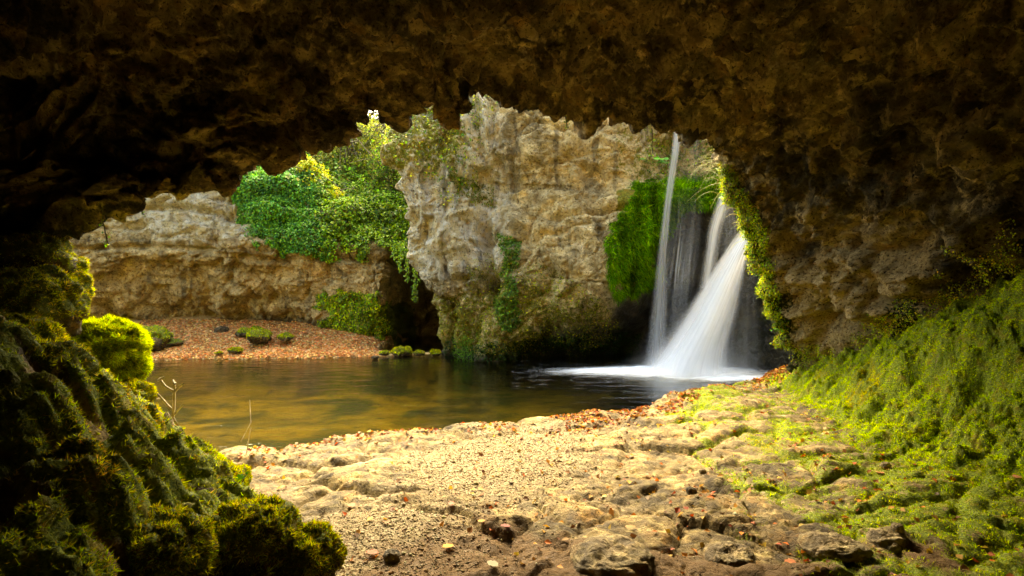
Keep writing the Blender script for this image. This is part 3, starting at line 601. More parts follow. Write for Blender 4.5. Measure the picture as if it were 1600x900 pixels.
# ------------------------------------------------------------ boulders
def sphere(nu=64, nv=40):
    th = np.linspace(0, 2*np.pi, nu, endpoint=False); ph = np.linspace(.001, np.pi-.001, nv)
    T, Pp = np.meshgrid(th, ph, indexing='ij'); return np.stack([np.cos(T)*np.sin(Pp), np.sin(T)*np.sin(Pp), np.cos(Pp)], -1)
def boulder(name, c, size, seed, mat=M_boulder, rough=.22, moss=.5, label='', cat='boulder', group=None, blade=0, L=.04, w=.006, cols=MG, wts=None, res=1., ang=0., mossdown=-.2, droop=0., boxy=.75):
    U = sphere(int(72*res), int(46*res)); B = np.sign(U)*np.abs(U)**boxy; B = unit(B)*((np.abs(B).max(-1, keepdims=True)**-.25) if boxy < 1 else 1)
    a = ang; Rm = np.array([[math.cos(a), -math.sin(a), 0], [math.sin(a), math.cos(a), 0], [0, 0, 1]])
    G = B*np.array(size); G = G@Rm.T; s = max(size); qn = G/s*1.2+seed*5.1
    D = s*(rough*fbm(qn*.9, 2, seed)+rough*.5*fbm(qn*2.2, 4, seed+3, kind=2)+rough*.12*fbm(qn*8, 3, seed+5, kind=1))
    n0 = unit(U/np.array(size))@Rm.T; G = G+n0*D[..., None]
    N = n0; f = gridf(*G.shape[:2], wrap=True)
    mv = np.clip(ss(mossdown-.3, mossdown+.5, N[..., 2]+.5*fbm(qn*2, 2, seed+9))*moss*1.6, 0, 1)
    o = mk(name, G, f, mat, attrs=dict(moss=mv.ravel(), tone=0*mv.ravel())); o.location = c
    tag(o, label, cat, group)
    if blade:
        V0 = G.reshape(-1, 3); n_ = N.reshape(-1, 3); fi = rng.integers(0, len(f), blade*2); 
        a_, b_, c_ = V0[f[fi, 0]], V0[f[fi, 1]], V0[f[fi, 3]]; ar = np.linalg.norm(np.cross(b_-a_, c_-a_), axis=1)
        k = (rng.random(len(fi)) < ar/np.percentile(ar, 90)) & (rng.random(len(fi)) < mv.ravel()[f[fi, 0]]); fi = fi[k]; a_, b_, c_ = a_[k], b_[k], c_[k]
        uu = rng.random((len(fi), 2)); p = a_+(b_-a_)*uu[:, :1]+(c_-a_)*uu[:, 1:]
        wp = p+np.array(c); cl = perlin(wp*11., 310)+.7*perlin(wp*24., 311); V, bf = blades(p-.002, n_[f[fi, 0]], L*np.clip(1+1.1*cl, .3, 2.2), w, droop); cc = colmix(len(p), cols, wts, .22)*np.clip(1+.9*cl, .3, 1.8)[:, None]*(1+.9*fbm(p/s*2+seed, 2, 9)[:, None])
        mo = mk('moss', V, bf, M_moss, o, attrs=dict(col=rep(np.clip(cc, .004, 1), 3)), smooth=False)
    return o
BG = 'mossy boulders piled against the left cave wall'
bl = [ # px, py, d, size, moss, blades, label
 (96, 448, 5.8, (.22, .3, .40), .9, 26000, 'overhanging moss lump with a lit orange rim at the left edge of the opening'),
 (108, 515, 5.8, (.13, .16, .14), .9, 6000, 'small mossy knob between the overhanging lump and the round moss ball'),
 (198, 617, 5.6, (.20, .24, .16), .9, 12000, 'mossy stone directly under the round moss ball'),
 (200, 664, 5.2, (.21, .28, .20), .8, 18000, 'wide dark mossed boulder above the bare dry twig'),
 (120, 640, 4.6, (.22, .25, .16), .8, 12000, 'brownish moss boulder left of the wide dark one'),
 (30, 600, 3.9, (.42, .4, .36), .55, 22000, 'large dark boulder at the left edge of the photo below the moss slope'),
 (40, 480, 5.0, (.42, .5, .34), .8, 26000, 'big shadowed moss boulder high on the left edge'),
 (45, 410, 5.6, (.34, .4, .28), .5, 12000, 'dark boulder wedged under the cave ceiling at far left'),
 (10, 545, 4.4, (.34, .4, .24), .85, 20000, 'moss covered boulder halfway up the left edge'),
 (235, 765, 3.9, (.30, .28, .2), .75, 16000, 'bare topped stone in the middle of the mossy bank'),
 (45, 745, 3.3, (.22, .26, .13), .3, 3000, 'smooth dark bare stone low on the left edge'),
 (60, 850, 2.95, (.30, .28, .22), .2, 2000, 'blackish bare boulder in the lower left corner'),
 (120, 790, 3.3, (.2, .22, .13), .7, 8000, 'small mossed stone above the blackish corner boulder'),
 (250, 868, 2.95, (.26, .24, .22), .75, 14000, 'brown and green mossy boulder at the bottom edge left of centre'),
 (390, 850, 3.4, (.30, .28, .26), .95, 20000, 'rounded fully mossed boulder at the lower end of the bank'),
 (465, 868, 3.5, (.24, .26, .18), .95, 14000, 'lowest moss hump beside the gravel floor'),
 (330, 760, 4.3, (.34, .3, .16), .95, 18000, 'broad low moss hump under the little clover leaves'),
 (300, 728, 4.9, (.26, .26, .10), 1., 16000, 'bright lit moss hump at the base of the dry twig'),
]
for i, (px, py, d, sz, ms, nb, lab) in enumerate(bl):
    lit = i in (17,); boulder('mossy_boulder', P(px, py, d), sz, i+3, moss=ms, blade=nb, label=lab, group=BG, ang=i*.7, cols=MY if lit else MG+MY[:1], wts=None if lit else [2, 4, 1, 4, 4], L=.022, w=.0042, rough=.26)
ball = boulder('moss_ball', P(168, 553, 5.7), (.37, .36, .345), 40, moss=1.3, blade=70000, label='round bright moss ball rimmed with light on the left bank beside the pool', cat='moss boulder', L=.042, w=.005, cols=MY+MG[:2], rough=.24, mossdown=-.9, droop=.6, boxy=1.)
BB = 'boulders lying on the far leaf covered beach'
for i, (px, py, d, sz, ms, nb, lab) in enumerate([
 (232, 532, 18.3, (.75, .5, .45), .8, 9000, 'large mossy boulder on the beach next to the moss ball'),
 (262, 537, 18.6, (.42, .35, .16), .4, 1000, 'low brown stone to the right of the largest beach boulder'),
 (346, 517, 20.4, (.25, .22, .17), .1, 0, 'small pale bare stone at the foot of the layered cliff'),
 (394, 518, 20.2, (.72, .35, .18), .8, 6000, 'long flat mossy boulder behind the round leafy one'),
 (404, 526, 19.0, (.58, .42, .27), .75, 6000, 'rounded beach boulder with yellow leaves lying on its moss'),
 (446, 527, 19.1, (.32, .25, .12), .8, 2500, 'low mossy stone right of the yellow leaved boulder'),
 (368, 548, 18.0, (.24, .16, .1), .8, 2000, 'small mossy stone close to the waterline on the beach'),
 (342, 552, 17.8, (.13, .1, .05), .6, 500, 'tiny flat stone left of the small mossy waterline stone'),
 (628, 551, 18.4, (.36, .28, .15), .95, 4000, 'bright green mossy rock on the gravel spit'),
 (655, 552, 18.4, (.2, .2, .08), .6, 1000, 'flat dull stone between the two green rocks of the spit'),
 (680, 552, 18.3, (.22, .18, .1), 1., 2500, 'dark green moss stone near the foot of the buttress'),
 (600, 552, 18.3, (.18, .14, .08), .7, 900, 'small green stone at the left end of the gravel spit'),
 (586, 559, 17.5, (.12, .1, .07), 0, 0, 'tiny dark wet stone standing in the pool margin'),
]):
    boulder('beach_boulder', P(px, py, d), sz, i+60, moss=ms, blade=nb, label=lab, group=BB, ang=i*.5, cols=MG+MY[:2], L=.035, w=.012, rough=.34, res=.8, boxy=.6, mossdown=.1)
for (px, py, d, sz, sd, lab) in [
 (955, 862, 4.25, (.33, .30, .14), 81, 'broad pale brown boulder set in the cave floor at the bottom of the photo'),
 (1140, 862, 4.35, (.20, .22, .12), 83, 'rounded stone half buried right of the broad pale boulder'),
 (1300, 845, 4.45, (.26, .2, .10), 84, 'dark angular rock face at the broken slab edge'),
 (1385, 836, 4.55, (.15, .12, .09), 86, 'dark block standing beside the broken slab edge')]:
    boulder('floor_boulder', P(px, py+10, d), (sz[0], sz[1], sz[2]*.8), sd, mat=M_slab, moss=.1, rough=.2, label=lab, group='boulders set into the cave floor', boxy=.7, blade=12000 if sd == 88 else 0, cols=MG)
for (px, py, r, sd, dark, lab) in [
 (612, 871, .07, 91, 1, 'dark brown loose stone at the bottom of the gravel'),
 (1080, 768, .055, 92, 1, 'small dark upright stone standing on the pale slab'),
 (1395, 856, .06, 93, 0, 'small tan stone lying in the dark earth at lower right'),
 (1402, 826, .055, 94, 0, 'small grey pebble above the tan stone at lower right'),
 (1098, 737, .04, 95, 0, 'small whitish pebble on the slab right of centre'),
 (1384, 728, .05, 96, 0, 'grey stone caught in the moss at the mound foot')]:
    x = (px-800)/F; d = 4.
    for _ in range(30): z = float(gz(np.array([x*d]), np.array([d]))[0]); d = .5*d+.5*(H-z-r*.3)*F/(py-450)
    boulder('loose_stone', (x*d, d, z+r*.4), (r, r*.85, r*.75), sd, mat=M_boulder if dark else M_slab, moss=0, rough=.25, label=lab, cat='stone', boxy=.6, group='loose stones on the cave floor', res=.5)

tick('----- gravel')
# ------------------------------------------------------------ gravel and fallen leaves
def on_ground(n, box, sel):
    x = rng.uniform(box[0], box[1], n); y = rng.uniform(box[2], box[3], n); gp = look(x, y); k = rng.random(n) < sel(x, y, gp)
    return np.stack([x[k], y[k], gp['z'][k]], -1)
p = on_ground(60000, (-2.6, 2.6, 3.2, 8.6), lambda x, y, g: np.clip(g['gravel']*1.1+.12*(1-g['joint']), 0, 1)*(g['z'] > .04)*(g['ml'] < .2))
ico = np.array([[0, 0, 1], [1, 0, 0], [0, 1, 0], [-1, 0, 0], [0, -1, 0], [0, 0, -1]], float); icf = np.array([[0, 1, 2], [0, 2, 3], [0, 3, 4], [0, 4, 1], [5, 2, 1], [5, 3, 2], [5, 4, 3], [5, 1, 4]])
n = len(p); sz = np.exp(rng.normal(-5.1, .5, n)); V = ico[None]*(sz[:, None, None]*rng.uniform(.5, 1.2, (n, 6, 1)))*np.array([1.2, 1.1, .7])
a = rng.uniform(0, 6.28, n); c, s = np.cos(a)[:, None], np.sin(a)[:, None]; V = np.stack([V[..., 0]*c-V[..., 1]*s, V[..., 0]*s+V[..., 1]*c, V[..., 2]], -1)+p[:, None]+np.array([0, 0, .003])
tag(mk('gravel', V, (icf[None]+np.arange(n)[:, None, None]*6).reshape(-1, 3), M_gravel, attrs=dict(col=rep(colmix(n, [(.29, .23, .13), (.21, .15, .075), (.14, .09, .045), (.36, .31, .2), (.19, .10, .04)]), 6)), smooth=False), 'pale tan gravel spread in the hollow of the cave floor', 'gravel', kind='stuff')
DL = [(.48, .13, .02), (.34, .06, .012), (.42, .19, .03), (.15, .06, .02), (.5, .3, .04), (.24, .11, .03)]
def litter(name, p, size, label, cols=DL, wts=None):
    V, f = leaves(p+np.array([0, 0, size*.18]), np.tile([[0, 0, 1.]], (len(p), 1)), size, .75, .45, .18, 0)
    return tag(mk(name, V, f, M_dead, attrs=dict(col=rep(colmix(len(p), cols, wts, .25), 4)), smooth=False), label, 'leaf litter', kind='stuff')
p = on_ground(70000, (-4.2, 5.6, 3.2, 12.2), lambda x, y, g: np.clip(.85*ss(1.5, .2, g['sd'])*ss(.05, .25, g['sd'])*ss(-.05, .25, perlin(np.stack([x, y, 0*x], -1)*1.5, 401)+.1)*np.where((x > 0) & (x < 3.2), 2.2, .4)+.012+.07*(1-g['joint'])*(x > 0), 0, 1)*(g['z'] > .05)*np.where(g['mr'] > .3, .04, 1)*np.where(g['ml'] > .3, .03, 1))
litter('fallen_leaves', p, .065, 'orange and brown leaves scattered over the slabs along the near pool edge')
p = on_ground(42000, (-14, -3.6, 17.2, 22), lambda x, y, g: ss(.02, .25, g['fd'])*ss(6., 3.2, g['fd']+.8*perlin(np.stack([x, y, 0*x], -1)*.8, 402))*g['bl']*1.1)
litter('fallen_leaves', p, .10, 'orange leaf carpet on the far beach below the layered cliff', [(.78, .34, .12), (.66, .24, .08), (.8, .48, .18), (.6, .38, .16), (.8, .6, .28), (.4, .2, .08)])
p = on_ground(4000, (4.6, 5.9, 10.6, 12.2), lambda x, y, g: np.exp(-((x-5.35)/.35)**2-((y-11.5)/.35)**2)); litter('fallen_leaves', p, .08, 'rust red leaves heaped beside the mound next to the falls')
for px, py, sz, c, lab in [
 (700, 858, .11, (.62, .3, .03), 'bright orange yellow leaf near the bottom centre'), (582, 868, .10, (.4, .08, .03), 'dark red leaf left of the dark loose stone'),
 (550, 793, .08, (.45, .14, .04), 'rust leaf on bare rock left of the gravel'), (1235, 884, .11, (.5, .16, .06), 'salmon coloured leaf lying in the dark earth at the bottom'),
 (752, 818, .08, (.55, .22, .03), 'orange leaf curled over the gravel edge'), (790, 826, .09, (.25, .05, .04), 'maroon leaf beside the curled orange one'),
 (985, 828, .11, (.4, .2, .07), 'brown leaf on top of the broad pale boulder'), (770, 886, .1, (.36, .29, .18), 'pale bleached leaf flat on the earth at the bottom'),
 (1375, 741, .10, (.55, .24, .09), 'tan orange leaf on the moss at the mound foot'), (1450, 668, .15, (.6, .3, .06), 'large orange leaf cluster lying on the mound'),
 (1590, 748, .1, (.5, .2, .08), 'orange leaf at the right edge of the photo'), (705, 790, .07, (.6, .1, .05), 'red leaf in the middle of the gravel'),
 (1012, 745, .07, (.42, .12, .05), 'small rust leaf between the slab humps')]:
    x = (px-800)/F; d = 5.
    for _ in range(40): z = float(gz(np.array([x*d]), np.array([d]))[0]); d = .6*d+.4*(H-z)*F/(py-450)
    t_ = np.linspace(0, 1, 9); wd = np.sin(t_*np.pi)**.7*(.38+.10*np.cos(t_*22)); V = []
    for k in range(9): V += [[(t_[k]-.5), -wd[k], .12*abs(wd[k])+.10*t_[k]**2], [(t_[k]-.5), 0, .02+.14*t_[k]**2], [(t_[k]-.5), wd[k], .18*abs(wd[k])+.10*t_[k]**2]]
    V = np.array(V)*sz; an = rng.uniform(0, 6.28); V = V@np.array([[math.cos(an), math.sin(an), 0], [-math.sin(an), math.cos(an), 0], [0, 0, 1]])
    st = tube([[-.5*sz, 0, .02*sz], [-.8*sz, .03*sz, .1*sz]], .012*sz, 4)
    lf = mk('fallen_leaf', V, gridf(9, 3), M_dead, attrs=dict(col=np.tile([c], (27, 1))*rng.uniform(.8, 1.15, (27, 1)))); lf.location = (x*d, d, z+.02)
    tag(lf, lab, 'leaf', 'single fallen leaves on the cave floor')

tick('- vegetation')
# ------------------------------------------------------------ vegetation
GREENS = [(.09, .22, .018), (.15, .33, .02), (.22, .42, .025), (.04, .10, .02), (.32, .48, .025)]
YG = [(.5, .55, .02), (.62, .6, .03), (.36, .46, .02), (.65, .55, .05)]
OL = [(.20, .24, .03), (.28, .27, .04), (.11, .15, .02), (.38, .33, .05), (.15, .2, .03)]
def blob_pts(n, c, r, shell=.5, seed=0):
    """points through an uneven lump, denser to the outside"""
    d = unit(rng.normal(0, 1, (n, 3))); rr = rng.random(n)**shell; k = 1+.45*perlin(d*2.1+seed, seed)+.25*perlin(d*5+seed, seed+1)
    return np.array(c)+d*np.array(r)*(rr*k)[:, None], d
def foliage(name, blobs, n, size, cols, wts=None, parent=None, aspect=.6, jit=.8, mat=M_leaf, seed=0, droop=.3):
    P_, N_ = [], []
    vol = np.array([b[1][0]*b[1][1]*b[1][2] for b in blobs])**.7; vol /= vol.sum()
    for b, v in zip(blobs, vol): p, d = blob_pts(max(4, int(n*v)), b[0], b[1], .45, seed+len(P_)); P_.append(p); N_.append(d)
    p = np.concatenate(P_); nn = np.concatenate(N_); k = perlin(p*1.7, seed+5)+.5*perlin(p*4., seed+6) > -.22; p, nn = p[k], nn[k]
    V, f = leaves(p, nn+np.array([0, 0, .5]), size, aspect, jit, .12, droop)
    c = colmix(len(p), cols, wts, .2)*(1+.7*fbm(p*.9, 2, seed+7)[:, None])
    return mk(name, V, f, mat, parent, attrs=dict(col=rep(np.clip(c, .005, 1), 4)), smooth=False)
def tree(px, base, d, top, blobs, n, size, cols, label, name='tree', seed=0, wts=None, r=.12, bare=10, cat='tree', group=None):
    b = P(px, base, d); t = P(px+rng.uniform(-8, 8), top, d); parts = [tube(wig(b, t, 10, .12), np.linspace(r, r*.25, 10), 8)]
    bl_ = [(P(q[0], q[1], q[2]), q[3]) for q in blobs]
    for c, rr in bl_:
        for k in range(bare):
            s = b+(t-b)*rng.uniform(.25, .95); e = c+rng.normal(0, .6, 3)*np.array(rr); w = wig(s, e, 8, .18, -.1); parts.append(tube(w, np.linspace(r*.35, .008, 8), 5))
            for m in range(3): i = rng.integers(3, 7); parts.append(tube(wig(w[i], w[i]+rng.normal(0, .45, 3)*np.array(rr), 5, .2), np.linspace(.018, .005, 5), 4))
    V, f = join(parts); tr = mk('trunk', V, f, M_bark)
    root = bpy.data.objects.new(name, None); COL.objects.link(root); tag(root, label, cat, group); tr.parent = root
    foliage('crown', bl_, n, size, cols, wts, root, seed=seed)
    return root
TG = 'trees and shrubs growing above the layered cliff'
tree(420, 330, 25, 180, [(420, 250, 25, (2.2, 1.5, 1.8)), (350, 240, 25, (2., 1.5, 1.6))], 9000, .16, GREENS, 'dark green leafy tree above the pale end of the layered cliff', seed=11, group=TG, bare=3)
tree(490, 345, 21.8, 262, [(492, 285, 21.8, (.62, .6, .75)), (478, 262, 21.8, (.4, .4, .5)), (510, 305, 21.8, (.7, .5, .4))], 3800, .11, YG, 'yellow leaved shrub glowing in the middle of the ivy slope', 'shrub', seed=21, r=.05, bare=6, cat='shrub', group=TG)
tree(545, 320, 24.5, 190, [(545, 238, 24.5, (1.5, 1.2, 1.5)), (570, 215, 25, (1.1, 1., 1.)), (520, 255, 24.5, (1.1, 1., 1.1))], 7000, .12, OL+YG[2:3], 'thin branched olive tree with bare twigs behind the yellow shrub', seed=31, group=TG, bare=12)
tree(570, 300, 28, 170, [(560, 205, 28, (1.6, 1.2, 1.3)), (525, 215, 28, (1.6, 1.2, 1.3)), (612, 150, 28, (.5, .5, .3)), (632, 172, 28, (.8, .8, .8))], 8000, .13, YG+OL, 'pale yellow green tree just below the bright gap of sky', seed=41, group=TG, bare=8)
tree(615, 330, 23.5, 205, [(608, 250, 23.5, (.9, .9, 1.2)), (600, 290, 23.5, (.9, .9, .8))], 5500, .11, GREENS+OL, 'dark tree squeezed beside the left edge of the buttress', seed=51, group=TG, bare=8)
tree(645, 260, 21, 150, [(640, 195, 21, (.75, .8, .8)), (668, 172, 21, (.9, .7, .7)), (625, 215, 20.2, (.5, .6, .6))], 6500, .10, YG+OL, 'yellowish tree leaning over the top left corner of the buttress', seed=61, group=TG, bare=12)
tree(650, 170, 30, 60, [(640, 120, 30, (2.5, 2, 2))], 3000, .2, OL, 'pale distant tree on the plateau behind the buttress', seed=71, group=TG, bare=4)
# ivy curtain: leaves sitting on the cliff skin
def on_surface(G, N, n, wfun):
    gx = G.reshape(-1, 3); nn = N.reshape(-1, 3); w = wfun(gx, nn)
    ar = np.linalg.norm(np.cross(np.gradient(G, axis=0), np.gradient(G, axis=1)), axis=-1).ravel(); w = np.clip(w, 0, None)*ar; w /= w.sum()
    i = rng.choice(len(gx), n, p=w); return gx[i]+rng.normal(0, .03, (n, 3)), nn[i]
def px_of(p): return 800+p[:, 0]/p[:, 1]*F, 450-(p[:, 2]-H)/p[:, 1]*F
def ivy(name, G, N, n, wf, size, cols, label, cat='ivy', off=.2, wts=None, seed=0, droop=1.2, kind=None, M=M_leaf, asp=.8):
    p, nn = on_surface(G, N, n, wf); lump = .5+.9*np.clip(fbm(p*.8, 3, seed, kind=2)+.3, 0, 1.5)
    p = p+nn*(off*lump*rng.random(len(p))**.6)[:, None]; V, f = leaves(p, nn*.7+np.array([0, -.1, .55]), size, asp, .45, .12, droop)
    c = colmix(len(p), cols, wts, .22)*(1+.8*fbm(p*.9, 3, seed+3)[:, None])
    return tag(mk(name, V, f, M, attrs=dict(col=rep(np.clip(c, .005, 1), 4)), smooth=False), label, cat, kind=kind)
IV = [(.06, .24, .045), (.09, .33, .05), (.14, .40, .045), (.03, .11, .025), (.22, .44, .04)]
def poly(x, y, pts, soft=12):
    pts = np.array(pts, float); c = np.zeros(len(x), bool); j = len(pts)-1
    for i in range(len(pts)):
        a, b = pts[i], pts[j]; c ^= ((a[1] > y) != (b[1] > y)) & (x < (b[0]-a[0])*(y-a[1])/(b[1]-a[1]+1e-9)+a[0]); j = i
    return c.astype(float)
def wfp(pts, ns=1.2, nw=16, s=0):
    def f(g, n):
        x, y = px_of(g); q = perlin(g*ns, s+500)*nw*2+perlin(g*ns*3, s+501)*nw; return poly(x+q, y+q*1.1, pts)
    return f
ivy('ivy', GA, NA, 44000, wfp([(362, 250), (480, 245), (500, 300), (498, 392), (440, 388), (395, 380), (375, 330), (360, 300)]), .085, IV+GREENS[1:3], 'blue green ivy curtain hanging over the left part of the layered cliff', seed=1, off=.35)
ivy('ivy', GA, NA, 34000, wfp([(490, 290), (640, 290), (645, 385), (600, 392), (575, 372), (560, 392), (520, 372), (500, 392)]), .10, GREENS[1:]+YG[2:3], 'bright green bushy leaf mass spilling over the cliff beside the buttress', seed=2, off=.6)
ivy('ivy', GA, NA, 12000, wfp([(330, 150), (645, 150), (645, 300), (330, 262)]), .2, OL+GREENS, 'dark undergrowth covering the slope behind the cliff top', 'undergrowth', seed=3, off=.6, kind='stuff')
ivy('moss', GA, NA, 14000, wfp([(505, 462), (595, 462), (598, 528), (508, 528), (500, 495)]), .08, GREENS+MY+OL, 'green moss and small plants climbing the lower corner of the layered cliff', 'moss', seed=4, off=.15, kind='stuff')
ivy('creeper', GB, NB, 17000, wfp([(610, 165), (765, 140), (770, 190), (742, 230), (735, 300), (700, 330), (682, 285), (650, 262), (612, 255)]), .085, OL+YG[:2]+GREENS[:2], 'yellow green creeper draped over the top left shoulder of the buttress', 'creeper', seed=5, off=.4)
ivy('creeper', GB, NB, 2400, wfp([(700, 270), (770, 290), (775, 325), (720, 305)], nw=6), .07, OL, 'narrow olive creeper patch on the ledge of the buttress', 'creeper', seed=6, off=.12)
ivy('moss', GB, NB, 20000, wfp([(690, 470), (765, 400), (830, 400), (960, 480), (960, 530), (860, 545), (700, 545)], nw=22), .05, OL+MG+MY[:1], 'olive moss growing on the lower half of the buttress', 'moss', seed=7, off=.08, kind='stuff')
ivy('ivy', GB, NB, 3800, wfp([(780, 370), (815, 375), (800, 440), (810, 500), (775, 510), (785, 430)], nw=8), .07, [(.10, .22, .02), (.16, .26, .02), (.06, .13, .02)], 'light green small leaved creeper in the vertical cleft of the buttress', 'ivy', seed=8, off=.12)
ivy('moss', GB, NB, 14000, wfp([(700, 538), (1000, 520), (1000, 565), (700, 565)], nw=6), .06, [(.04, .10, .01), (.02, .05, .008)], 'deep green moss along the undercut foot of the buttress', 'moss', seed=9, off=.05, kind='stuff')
# hanging moss fringe of the water ledge: long blades combed downward
p, nn = on_surface(GB, NB, 42000, wfp([(962, 352), (985, 306), (1008, 290), (1120, 282), (1130, 330), (1100, 322), (1060, 330), (1038, 360), (1025, 420), (1012, 450), (990, 472), (972, 440), (955, 466), (950, 400)], nw=11))
V, f = blades(p+nn*.03, nn*.5+np.array([0, -.15, -.6]), .06+.22*rng.random(len(p))**3, .012, .0, .35); pn = perlin(p*np.array([3, 3, .5]), 77)[:, None]
tag(mk('moss', V, f, M_moss, attrs=dict(col=rep(np.clip(colmix(len(p), [(.08, .24, .01), (.14, .34, .012), (.03, .10, .006), (.24, .40, .015)])*(1+1.6*pn), .004, 1), 3)), smooth=False), 'vivid green moss fringe hanging in streaks from the waterfall ledge', 'moss', kind='stuff')
p, nn = on_surface(GB, NB, 26000, wfp([(1040, 278), (1130, 276), (1132, 318), (1100, 332), (1062, 318), (1040, 345)], nw=8, s=4))
V, f = blades(p+nn*.03, nn*.6+np.array([0, -.2, -.4]), .05+.16*rng.random(len(p))**3, .012, .0, .4)
tag(mk('moss', V, f, M_moss, attrs=dict(col=rep(np.clip(colmix(len(p), [(.16, .40, .012), (.28, .50, .015), (.08, .22, .01)])*(1+1.2*perlin(p*2.5, 78)[:, None]), .004, 1), 3)), smooth=False), 'bright green moss cap on top of the dark bulging rock behind the jet', 'moss', kind='stuff')
ivy('moss', GB, NB, 4500, wfp([(1015, 215), (1125, 215), (1125, 285), (1015, 290)], nw=8), .07, GREENS+MY[:2], 'dark green plants in the niche behind the top of the thin jet', 'plants', seed=12, off=.12, kind='stuff')
# moss and grass on the lit right lip of the opening
ivy('moss', G2, N, 26000, wfp([(1120, 262), (1150, 262), (1195, 350), (1212, 440), (1225, 500), (1246, 560), (1200, 590), (1188, 480), (1178, 420), (1150, 340)], nw=6, s=3),   .035, MY+MG+GREENS[1:3], 'sunlit yellow moss on the right edge of the cave opening', 'moss', seed=13, off=.1, kind='stuff')
ivy('moss', G2, N, 60000, wfp([(1235, 600), (1250, 545), (1330, 560), (1390, 500), (1470, 440), (1600, 330), (1600, 480), (1450, 600), (1300, 640)], nw=26, ns=1.6, s=9), .026, MY+MG+MG, 'thin yellow green moss creeping from the mound up the right cave wall', 'moss', seed=17, off=.06, kind='stuff')
def grass(c, n, L, cols, label, spread=.3, out=(-.6, -.2, .5), w=.006):
    parts = []; C_ = []
    for k in range(n):
        a = np.array(c)+rng.normal(0, spread, 3)*[.6, .5, 1]; d = unit(np.array(out)+rng.normal(0, .45, 3)); l = L*rng.uniform(.5, 1.2); t = np.linspace(0, 1, 6)[:, None]
        pa = a+d*l*t+np.array([0, 0, -.55*l])*t**2; parts.append(tube(pa, np.linspace(w, .001, 6), 3)); C_.append(np.tile(colmix(1, cols), (18, 1)))
    V, f = join(parts); return tag(mk('grass_tuft', V, f, M_leaf, attrs=dict(col=np.concatenate(C_))), label, 'grass', 'grass tufts on the right lip of the opening')
DG = [(.3, .3, .04), (.42, .36, .1), (.2, .26, .03)]
grass(P(1128, 262, 10.2), 60, .55, DG, 'long yellow grass tuft overhanging the top of the falls', .16)
grass(P(1150, 300, 10.5), 70, .4, DG, 'middle yellow grass tuft below the long overhanging one', .18)
grass(P(1172, 352, 10.8), 60, .3, DG, 'short pale grass tuft right of the fan apex', .16)
grass(P(725, 548, 17.2), 260, .22, [(.1, .26, .01), (.16, .32, .02)], 'vivid green grass patch at the foot of the buttress', .3, (0, -.2, .7), .01)['group'] = 'grass at the waterline'
# hanging vines
def vine(px, py0, py1, d, label, n=170, cols=GREENS[1:]):
    a, b = P(px, py0, d), P(px+rng.uniform(-4, 8), py1, d); pa = wig(a, b, 16, .15); V, f = tube(pa, .012, 5)
    o = mk('hanging_vine', V, f, M_bark); tag(o, label, 'vine', 'vines hanging beside the buttress')
    t = rng.random(n)**1.1*15; i = t.astype(int).clip(0, 14); p = pa[i]+(pa[i+1]-pa[i])*(t-i)[:, None]+rng.normal(0, 1, (n, 3))*np.array([.05, .05, .03])
    V, f = leaves(p, np.tile([[0, -1., .5]], (n, 1)), .075, .7, .5, .1, 1.5); mk('leaves', V, f, M_leaf, o, attrs=dict(col=rep(colmix(n, cols), 4)), smooth=False)
vine(625, 378, 425, 19.6, 'short leafy vine hanging left of the longer two'); vine(634, 375, 438, 19.5, 'middle leafy vine hanging in front of the dark recess', 240); vine(646, 385, 472, 19.4, 'longest leafy vine reaching down beside the buttress', 330); vine(616, 378, 405, 19.8, 'leftmost and shortest leafy vine under the bushy mass', 120)
def dangle(px, py0, py1, d, label):
    a, b = P(px, py0, d), P(px+8, py1, d); pa = wig(a, b, 10, .2); V, f = tube(pa, .008, 4); o = mk('hanging_vine', V, f, M_bark); tag(o, label, 'vine', 'small tendrils hanging from the cave lip')
    n = 44; i = rng.integers(1, 10, n); p = pa[i]+rng.normal(0, .02, (n, 3)); V, f = leaves(p, np.tile([[0, -1., .5]], (n, 1)), .026, .7, .5, .1, 1.5); mk('leaves', V, f, M_leaf, o, attrs=dict(col=rep(colmix(n, GREENS+YG[2:3]), 4)), smooth=False)
dangle(160, 300, 380, 5.95, 'small leafy tendril hanging from the lip at far left'); dangle(215, 275, 335, 6.0, 'tiny tendril on the lip next to the first pale rock')
dangle(1012, 170, 240, 8.9, 'yellow tendril on the lip left of the thin jet'); dangle(878, 150, 200, 8.5, 'short tendril on the lip above the brown cliff')
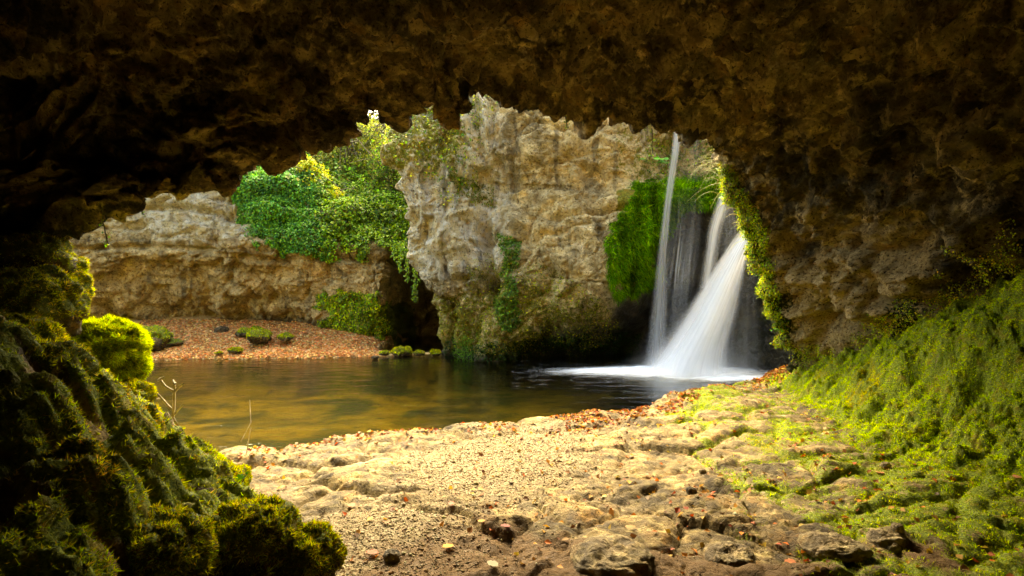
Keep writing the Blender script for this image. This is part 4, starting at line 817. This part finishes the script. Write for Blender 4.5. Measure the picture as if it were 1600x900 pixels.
# dry twig plant standing before the pool
a = P(268, 700, 5.0); top = P(273, 597, 5.0)
parts = [tube(wig(a-[0, 0, .12], top, 10, .06), np.linspace(.017, .010, 10), 6)]
for s, pts in ((.72, [(273, 612), (258, 604), (250, 592)]), (.45, [(268, 640), (252, 622), (246, 615)]), (.78, [(273, 612), (281, 603)]), (.35, [(270, 650), (286, 632)]), (.3, [(270, 652), (278, 665), (272, 672)]), (.7, [(250, 592), (246, 596)]), (.7, [(250, 592), (257, 589)]), (.9, [(273, 600), (270, 594)]), (.9, [(281, 603), (286, 600)]), (.4, [(252, 622), (244, 624)])):
    pp = np.array([P(x, y, 5.0+rng.uniform(-.03, .03)) for x, y in pts]); parts.append(tube(pp, np.linspace(.012, .008, len(pp)), 5))
V, f = join(parts); tag(mk('dry_twig', V, f, M_twig), 'bare dry branched stem standing against the pool behind the left bank', 'plant')
for pts, lab in (([(376, 690), (392, 660), (390, 625)], 'thin dry grass stalk at the near pool edge'), ([(384, 712), (388, 690), (392, 668)], 'short thin stalk leaning beside the taller one')):
    pp = np.array([P(x, y, 6.6) for x, y in pts]); tag(mk('dry_stalk', *tube(pp, .006, 4), M_twig), lab, 'plant')
# small seedlings with fresh leaves
for px, py, d, s, n, lab in ((372, 757, 4.15, .05, 8, 'small bright clover-like seedling on the mossy bank'), (72, 583, 4.3, .035, 3, 'tiny green leaf pair on the shadowed left slope'), (1135, 320, 10.2, .08, 7, 'small fern tuft beside the head of the fan fall'), (1030, 262, 16.6, .22, 16, 'broad leaved fern in the niche left of the thin jet'), (1215, 520, 10.6, .05, 8, 'small green plant on the lit edge of the right wall')):
    c = P(px, py, d); p = c+rng.normal(0, s*.9, (n, 3))*[1, .6, .35]+[0, 0, s]; stems = [tube(wig(c-[0, 0, .05], q_, 5, .1), .0025, 4) for q_ in p]
    o = mk('seedling', *join(stems), M_bark); tag(o, lab, 'seedling'); V, f = leaves(p, np.tile([[0, -.5, 1.]], (n, 1)), s*1.2, .85, .25, .1, 0); mk('leaves', V, f, M_leaf, o, attrs=dict(col=rep(colmix(n, [(.08, .32, .02), (.12, .36, .03)]), 4)), smooth=False)
